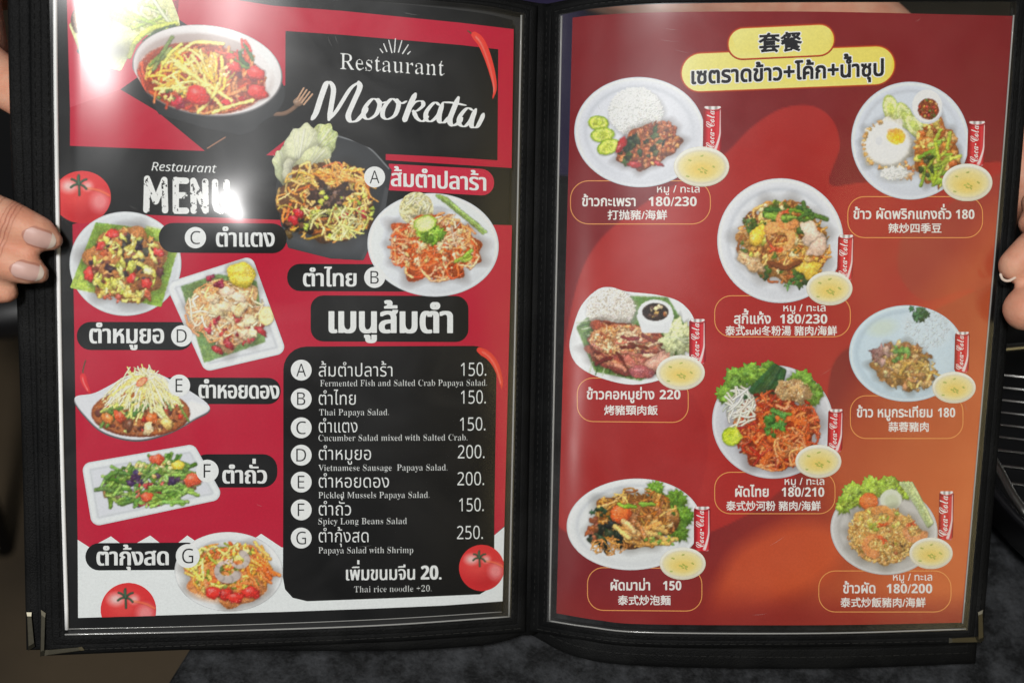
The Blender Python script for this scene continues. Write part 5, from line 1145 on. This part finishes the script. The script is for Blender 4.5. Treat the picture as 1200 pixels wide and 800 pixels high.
# ------------------------------------------------------------------ the person holding the menu
def capsules(name, segs, voxel, smooth=8):
    """one continuous skin over tapered limbs: (p, rp, q, rq)"""
    bm = bmesh.new()
    for p, rp, q, rq in segs:
        p, q = Vector(p), Vector(q); ax = q - p; L = ax.length
        rotq = ax.to_track_quat('Z', 'Y') if L > 1e-6 else Vector((0, 0, 1)).to_track_quat('Z', 'Y')
        n = 20; rings = []
        for t, sgn in [(-90 + 15 * k, 0) for k in range(7)] + [(15 * k, 1) for k in range(7)]:
            a = math.radians(t); r = (rq if sgn else rp); z = (L if sgn else 0) + r * math.sin(a); rr = max(r * math.cos(a), 1e-5)
            rings.append([bm.verts.new(p + rotq @ Vector((rr * math.cos(2 * math.pi * k / n), rr * math.sin(2 * math.pi * k / n), z))) for k in range(n)])
        for A, B in zip(rings[:-1], rings[1:]):
            for k in range(n): bm.faces.new((A[k], A[(k + 1) % n], B[(k + 1) % n], B[k]))
    me = bpy.data.meshes.new(name + '_limbs'); bm.to_mesh(me); bm.free()
    o = bpy.data.objects.new(name + '_limbs', me); COL.objects.link(o)
    m = o.modifiers.new('r', 'REMESH'); m.mode = 'VOXEL'; m.voxel_size = voxel; m.use_smooth_shade = True
    s = o.modifiers.new('s', 'SMOOTH'); s.iterations = smooth; s.factor = .5
    dg = bpy.context.evaluated_depsgraph_get(); out = bpy.data.meshes.new_from_object(o.evaluated_get(dg)); out.name = name
    bpy.data.objects.remove(o)
    for f in out.polygons: f.use_smooth = True
    return out
M_SKIN = mat('skin', (.58, .31, .22), .55, spec=.3)
vary(M_SKIN, (.62, .26, .165), (.68, .37, .25), 90, 4, .3, .7)
_b = M_SKIN.node_tree.nodes['Principled BSDF']; _b.inputs['Subsurface Weight'].default_value = .18; _b.inputs['Subsurface Radius'].default_value = (.008, .003, .0015); _b.inputs['Subsurface Scale'].default_value = .6
_tn, _bp = add_bump(M_SKIN, 700, .45, .0006, 5)
# creases across the finger joints: rings where the distance along the finger from a joint is small
_at = nd(M_SKIN, 'ShaderNodeAttribute', attribute_name='along'); _ab = nd(M_SKIN, 'ShaderNodeMath', operation='ABSOLUTE'); lk(M_SKIN, _at.outputs['Fac'], _ab.inputs[0])
_mk = nd(M_SKIN, 'ShaderNodeMapRange'); _mk.inputs[1].default_value = 1.6; _mk.inputs[2].default_value = 4.5; _mk.inputs[3].default_value = 1; _mk.inputs[4].default_value = 0; lk(M_SKIN, _ab.outputs[0], _mk.inputs[0])
_tc2 = nd(M_SKIN, 'ShaderNodeTexCoord'); _n2 = nd(M_SKIN, 'ShaderNodeTexNoise'); _n2.inputs['Scale'].default_value = 220; lk(M_SKIN, _tc2.outputs['Object'], _n2.inputs['Vector'])
_ma = nd(M_SKIN, 'ShaderNodeMath', operation='MULTIPLY_ADD'); lk(M_SKIN, _n2.outputs[0], _ma.inputs[0]); _ma.inputs[1].default_value = 2.2; lk(M_SKIN, _at.outputs['Fac'], _ma.inputs[2])
_ms = nd(M_SKIN, 'ShaderNodeMath', operation='MULTIPLY'); lk(M_SKIN, _ma.outputs[0], _ms.inputs[0]); _ms.inputs[1].default_value = 3.6
_sn = nd(M_SKIN, 'ShaderNodeMath', operation='SINE'); lk(M_SKIN, _ms.outputs[0], _sn.inputs[0])
_pw = nd(M_SKIN, 'ShaderNodeMapRange'); _pw.inputs[1].default_value = .55; _pw.inputs[2].default_value = 1; lk(M_SKIN, _sn.outputs[0], _pw.inputs[0])
_cr = nd(M_SKIN, 'ShaderNodeMath', operation='MULTIPLY'); lk(M_SKIN, _pw.outputs[0], _cr.inputs[0]); lk(M_SKIN, _mk.outputs[0], _cr.inputs[1])
_hh = nd(M_SKIN, 'ShaderNodeMath', operation='MULTIPLY_ADD'); lk(M_SKIN, _cr.outputs[0], _hh.inputs[0]); _hh.inputs[1].default_value = -1.8; lk(M_SKIN, _tn.outputs[0], _hh.inputs[2]); lk(M_SKIN, _hh.outputs[0], _bp.inputs['Height'])
_bc = M_SKIN.node_tree.nodes['Principled BSDF'].inputs['Base Color'].links[0].from_socket
_rd = nd(M_SKIN, 'ShaderNodeMix', data_type='RGBA'); lk(M_SKIN, _bc, _rd.inputs[6]); _rd.inputs[7].default_value = (.42, .15, .10, 1)
_rf = nd(M_SKIN, 'ShaderNodeMath', operation='MULTIPLY_ADD'); lk(M_SKIN, _cr.outputs[0], _rf.inputs[0]); _rf.inputs[1].default_value = .6
_rm = nd(M_SKIN, 'ShaderNodeMath', operation='MULTIPLY'); lk(M_SKIN, _mk.outputs[0], _rm.inputs[0]); _rm.inputs[1].default_value = .34; lk(M_SKIN, _rm.outputs[0], _rf.inputs[2])
lk(M_SKIN, _rf.outputs[0], _rd.inputs[0]); lk(M_SKIN, _rd.outputs[2], M_SKIN.node_tree.nodes['Principled BSDF'].inputs['Base Color'])
M_NAIL = mat('fingernail', (.60, .38, .33), .42, spec=.35); M_NAILTIP = mat('nail_edge', (.66, .54, .45), .4)
M_CUT = mat('cuticle', (.44, .19, .13), .55)
M_SHIRT = mat('dark_purple_jersey', (.045, .036, .10), .85, spec=.2); add_bump(M_SHIRT, 900, .4, .0008)
dl = leaf_depth(40, 280, 'L'); dr = leaf_depth(1180, 320, 'R')
def chain(pts):
    P = [(at(x, y, d), r) for x, y, d, r in pts]
    return [(P[k][0], P[k][1], P[k + 1][0], P[k + 1][1]) for k in range(len(P) - 1)]
S = []
FL1 = [(-52, 195, dl + .030, .0115), (-44, 240, dl + .004, .0112), (14, 261, dl - .0112, .0098), (46, 274, dl - .0098, .0082), (61, 282, dl - .0088, .0052)]
FL2 = [(-66, 225, dl + .034, .0115), (-60, 284, dl + .004, .0108), (-2, 304, dl - .0108, .0090), (32, 315, dl - .0096, .0074), (46, 320, dl - .0088, .0050)]
FL3 = [(-78, 255, dl + .036, .011), (-72, 318, dl + .010, .0100), (-34, 334, dl - .004, .0088), (8, 342, dl - .003, .0056)]
FL4 = [(-88, 285, dl + .038, .010), (-84, 344, dl + .016, .0086), (-56, 362, dl + .004, .0076), (-22, 370, dl + .003, .005)]
for f in (FL1, FL2, FL3, FL4): S += chain(f)
S += chain([(-52, 70, dl + .060, .020), (4, 96, dl + .040, .0125), (44, 124, dl + .028, .0105), (74, 150, dl + .021, .008)])          # thumb behind the leaf
S += chain([(-66, -40, dl + .080, .026), (-60, 60, dl + .066, .029), (-52, 195, dl + .034, .014)]) + chain([(-66, -40, dl + .080, .026), (-76, 80, dl + .066, .029), (-66, 225, dl + .036, .0145)])
S += chain([(-76, 80, dl + .066, .028), (-80, 255, dl + .038, .0140)]) + chain([(-76, 80, dl + .066, .026), (-90, 285, dl + .040, .0125)])
FR1 = [(1296, 236, dr + .034, .0115), (1254, 258, dr + .004, .0108), (1216, 288, dr - .0112, .0096), (1189, 311, dr - .0098, .0080)]
FR2 = [(1330, 300, dr + .040, .015), (1262, 342, dr - .006, .0130), (1224, 357, dr - .0136, .0122), (1202, 362, dr - .0128, .0108)]
FR3 = [(1300, 200, dr + .040, .0115), (1262, 216, dr + .014, .0100), (1212, 262, dr + .004, .0080)]
FR4 = [(1296, 170, dr + .044, .0110), (1258, 196, dr + .020, .0092), (1214, 238, dr + .010, .0074)]
for f in (FR1, FR2, FR3, FR4): S += chain(f)
S += chain([(1188, 205, dr + .078, .026), (1290, 220, dr + .066, .030), (1300, 236, dr + .04, .014)]) + chain([(1290, 220, dr + .066, .030), (1330, 290, dr + .044, .017)]) + chain([(1290, 215, dr + .066, .029), (1302, 200, dr + .044, .014)]) + chain([(1290, 205, dr + .066, .029), (1298, 172, dr + .046, .0135)])
elR, elL = at(720, -50, .86), Vector((-.17, .80, .12)); shR, shL = Vector((.36, .93, .34)), Vector((-.01, .95, .34))
wr, wl = at(1188, 205, dr + .078), at(-66, -40, dl + .080)
midR = at(970, 26, .765)
S += [(wr, .026, midR, .036), (midR, .036, elR, .041), (elR, .041, shR, .050), (wl, .026, elL, .041), (elL, .041, shL, .050), (shR, .05, shL, .05)]
S += [((.17, .97, .36), .05, (.17, .97, .46), .05), ((.17, .98, .30), .08, (.17, .98, -.2), .09)]
body = capsules('person', S, .0023, 5)
_co = np.empty(len(body.vertices) * 3, np.float32); body.vertices.foreach_get('co', _co); _co = _co.reshape(-1, 3)
_al = np.full(len(_co), 99.0, np.float32)
for f, k in ((FL1, 2), (FL2, 2), (FL3, 2), (FR1, 2), (FR2, 1), (FL1, 1), (FL2, 1)):
    j = np.array(at(*f[k][:3])); t = np.array(at(*f[k + 1][:3])) - j; t /= np.linalg.norm(t); d = _co - j; s = d @ t; rad = np.linalg.norm(d - s[:, None] * t, axis=1)
    m = (rad < f[k][3] * 1.35) & (np.abs(s) < .008); _al[m] = s[m] * 1000
_aa = body.attributes.new('along', 'FLOAT', 'POINT'); _aa.data.foreach_set('value', np.clip(_al, -9, 9))
person = link('person', body, M_SKIN); tag(person, 'person in a dark purple top holding the menu open with both hands', 'person')
SH = []
for s in (-1, 1):
    SH += [((.17 + s * .075, .975, .33), .095, (.17 + s * .07, .975, -.30), .115), ((.17, .97, .38), .075, (.17 + s * .17, .94, .34), .072)]
SH += [(shR, .07, elR + (shR - elR) * .45, .064), (shL, .07, elL + (shL - elL) * .45, .064), ((.17, .95, .2), .11, (.17, .95, -.3), .12)]
sh = capsules('shirt', SH, .008, 6); link('shirt', sh, M_SHIRT, person)
TR = [((.08, 1.0, -.34), .105, (.05, 1.03, -.68), .085), ((.26, 1.0, -.34), .105, (.29, 1.03, -.68), .085), ((.08, 1.0, -.34), .11, (.26, 1.0, -.34), .11)]
M_TROUS = mat('black_trousers', (.012, .013, .016), .8); link('trousers', capsules('trousers', TR, .010, 4), M_TROUS, person)
from mathutils.bvhtree import BVHTree
bvh = BVHTree.FromPolygons([v.co for v in body.vertices], [tuple(p.vertices) for p in body.polygons])
def nail(c, a, n, length, width, free=.16, lift=.00045):
    """a nail plate laid on the finger: centre c, along a, facing n"""
    a = a.normalized(); n = (n - a * n.dot(a)).normalized(); b = a.cross(n)
    nu, nv = 15, 11; V = []
    for i in range(nu):
        u = i / (nu - 1); w = width * .5 * (1 - .35 * max(0, (u - .62) / .38) ** 2.2) * (1 - .45 * max(0, (.22 - u) / .22) ** 2)
        for j in range(nv):
            v = j / (nv - 1) * 2 - 1; p = c + a * ((u - .5) * length) + b * (v * w) - a * (abs(v) ** 2.4 * .0016 * (1 if u > .5 else -1) * abs(2 * u - 1))
            h = bvh.ray_cast(p + n * .02, -n)[0]
            base = h if h is not None else p
            V.append(base + n * (lift * (1.0 - .75 * abs(v) ** 3)))
    F = [(i * nv + j, i * nv + j + 1, (i + 1) * nv + j + 1, (i + 1) * nv + j) for i in range(nu - 1) for j in range(nv - 1)]
    me = bpy.data.meshes.new('fingernail'); me.from_pydata([tuple(v) for v in V], [], F); me.update()
    me.materials.append(M_NAIL); me.materials.append(M_NAILTIP); me.materials.append(M_CUT)
    for k, f in enumerate(me.polygons): f.use_smooth = True; f.material_index = 1 if k // (nv - 1) >= (nu - 1) * (1 - free) else 2 if k // (nv - 1) == 0 or k % (nv - 1) in (0, nv - 2) else 0
    return link('fingernail', me, None, person)
tocam = lambda p: (Vector(CAM) - p).normalized()
dn = Vector(-UPV)
p0, p1 = at(14, 262, dl - .0112), at(61, 282, dl - .0088); c = at(46, 279, dl - .015); nail(c, p1 - p0, tocam(c) + dn * .28, .0140, .0096)
p0, p1 = at(-2, 304, dl - .0108), at(46, 320, dl - .0088); c = at(31, 318, dl - .015); nail(c, p1 - p0, tocam(c) + dn * .30, .0140, .0092)
# right hand: nail seen edge-on under the fingertip
tube('fingernail', [at(x, y, dr - .0135) for x, y in curve_pts([(1172, 320), (1175, 327), (1182, 329), (1191, 324), (1200, 315), (1209, 306)], 5)], [.0002] + [.0007] * 22 + [.0006] * 3, M_NAILTIP, person, 8)
# ------------------------------------------------------------------ barbecue grate and its black pot at the right
M_STEEL = mat('grate_steel', (.42, .42, .40), .28, 1.0); add_bump(M_STEEL, 150, .15, .0005)
M_POT = mat('black_enamel', (.006, .006, .007), .28, spec=.5)
zg = .058
g0 = on_plane(1180, 520, zg)
grate = empty('grill_grate', g0); PINV['grill_grate'] = Matrix.Translation(g0).inverted()
tag(grate, 'steel wire grill grate on the black pot at the right edge', 'grill grate')
ra = on_plane(1090, 418, zg); rb = on_plane(1168, 546, zg); rc = on_plane(1192, 588, zg); rd = on_plane(1216, 606, zg); re_ = on_plane(1440, 616, zg); rf_ = on_plane(1500, 560, zg); rg = on_plane(1440, 428, zg); rh = on_plane(1250, 405, zg)
rail = [Vector(p) for p in curve_pts([tuple(ra), tuple(ra.lerp(rb, .5)), tuple(rb), tuple(rc), tuple(rd), tuple(rd.lerp(re_, .4)), tuple(re_), tuple(rf_), tuple(rg), tuple(rh), tuple(ra)], 6)]
tube('rail', rail, .0026, M_STEEL, grate, 10)
for k, y in enumerate((434, 450, 466, 481.5, 497, 512, 528, 546, 567)):
    t = (y - 418) / (546 - 418); s0 = ra.lerp(rb, t) if t <= 1 else rb.lerp(rc, (y - 546) / 42); e = on_plane(1462 + (y - 434) * .1, min(y + 36, 604), zg)
    tube('wire', [s0 + Vector((0, 0, .001)), s0.lerp(e, .5) + Vector((0, 0, .0012)), e + Vector((0, 0, .001))], .0008, M_STEEL, grate, 8)
pc = on_plane(1335, 560, 0)
def lathe(name, prof, c, m, parent=None, n=72):
    V = [(c.x + r * math.cos(2 * math.pi * k / n), c.y + r * math.sin(2 * math.pi * k / n), c.z + z) for r, z in prof for k in range(n)]
    F = [(i * n + k, i * n + (k + 1) % n, (i + 1) * n + (k + 1) % n, (i + 1) * n + k) for i in range(len(prof) - 1) for k in range(n)] + [tuple(range(n))[::-1]]
    me = bpy.data.meshes.new(name); me.from_pydata(V, [], F); me.update()
    for f in me.polygons: f.use_smooth = len(f.vertices) == 4
    return link(name, me, m, parent)
rp = .118
pot = lathe('charcoal_pot', [(rp * .7, .001), (rp * .86, .006), (rp, .03), (rp * 1.02, .050), (rp * 1.03, .054), (rp * 1.0, .0545), (rp * .97, .05), (rp * .94, .03), (rp * .8, .012), (.002, .010)], pc, M_POT)
tag(pot, 'round black charcoal pot standing on the table at the right edge', 'pot')
# ------------------------------------------------------------------ a stool on the floor beyond the table's left end
M_SEAT = mat('black_vinyl_seat', (.008, .008, .009), .4); sx_, sy_ = -.50, .92
stool = empty('stool', (sx_, sy_, -.74)); PINV['stool'] = Matrix.Translation((sx_, sy_, -.74)).inverted()
tag(stool, 'black stool on the brown floor behind the left edge of the menu', 'stool')
lathe('seat', [(.13, -.315), (.155, -.305), (.163, -.29), (.16, -.272), (.14, -.263), (.002, -.26)], Vector((sx_, sy_, 0)), M_SEAT, stool)
for ax, ay in ((-1, -1), (1, -1), (1, 1), (-1, 1)):
    tube('leg', [(sx_ + ax * .09, sy_ + ay * .09, -.314), (sx_ + ax * .13, sy_ + ay * .13, -.739)], .011, M_LEG, stool, 10)
# the type-setting helper is no longer needed
bpy.data.objects.remove(_to)
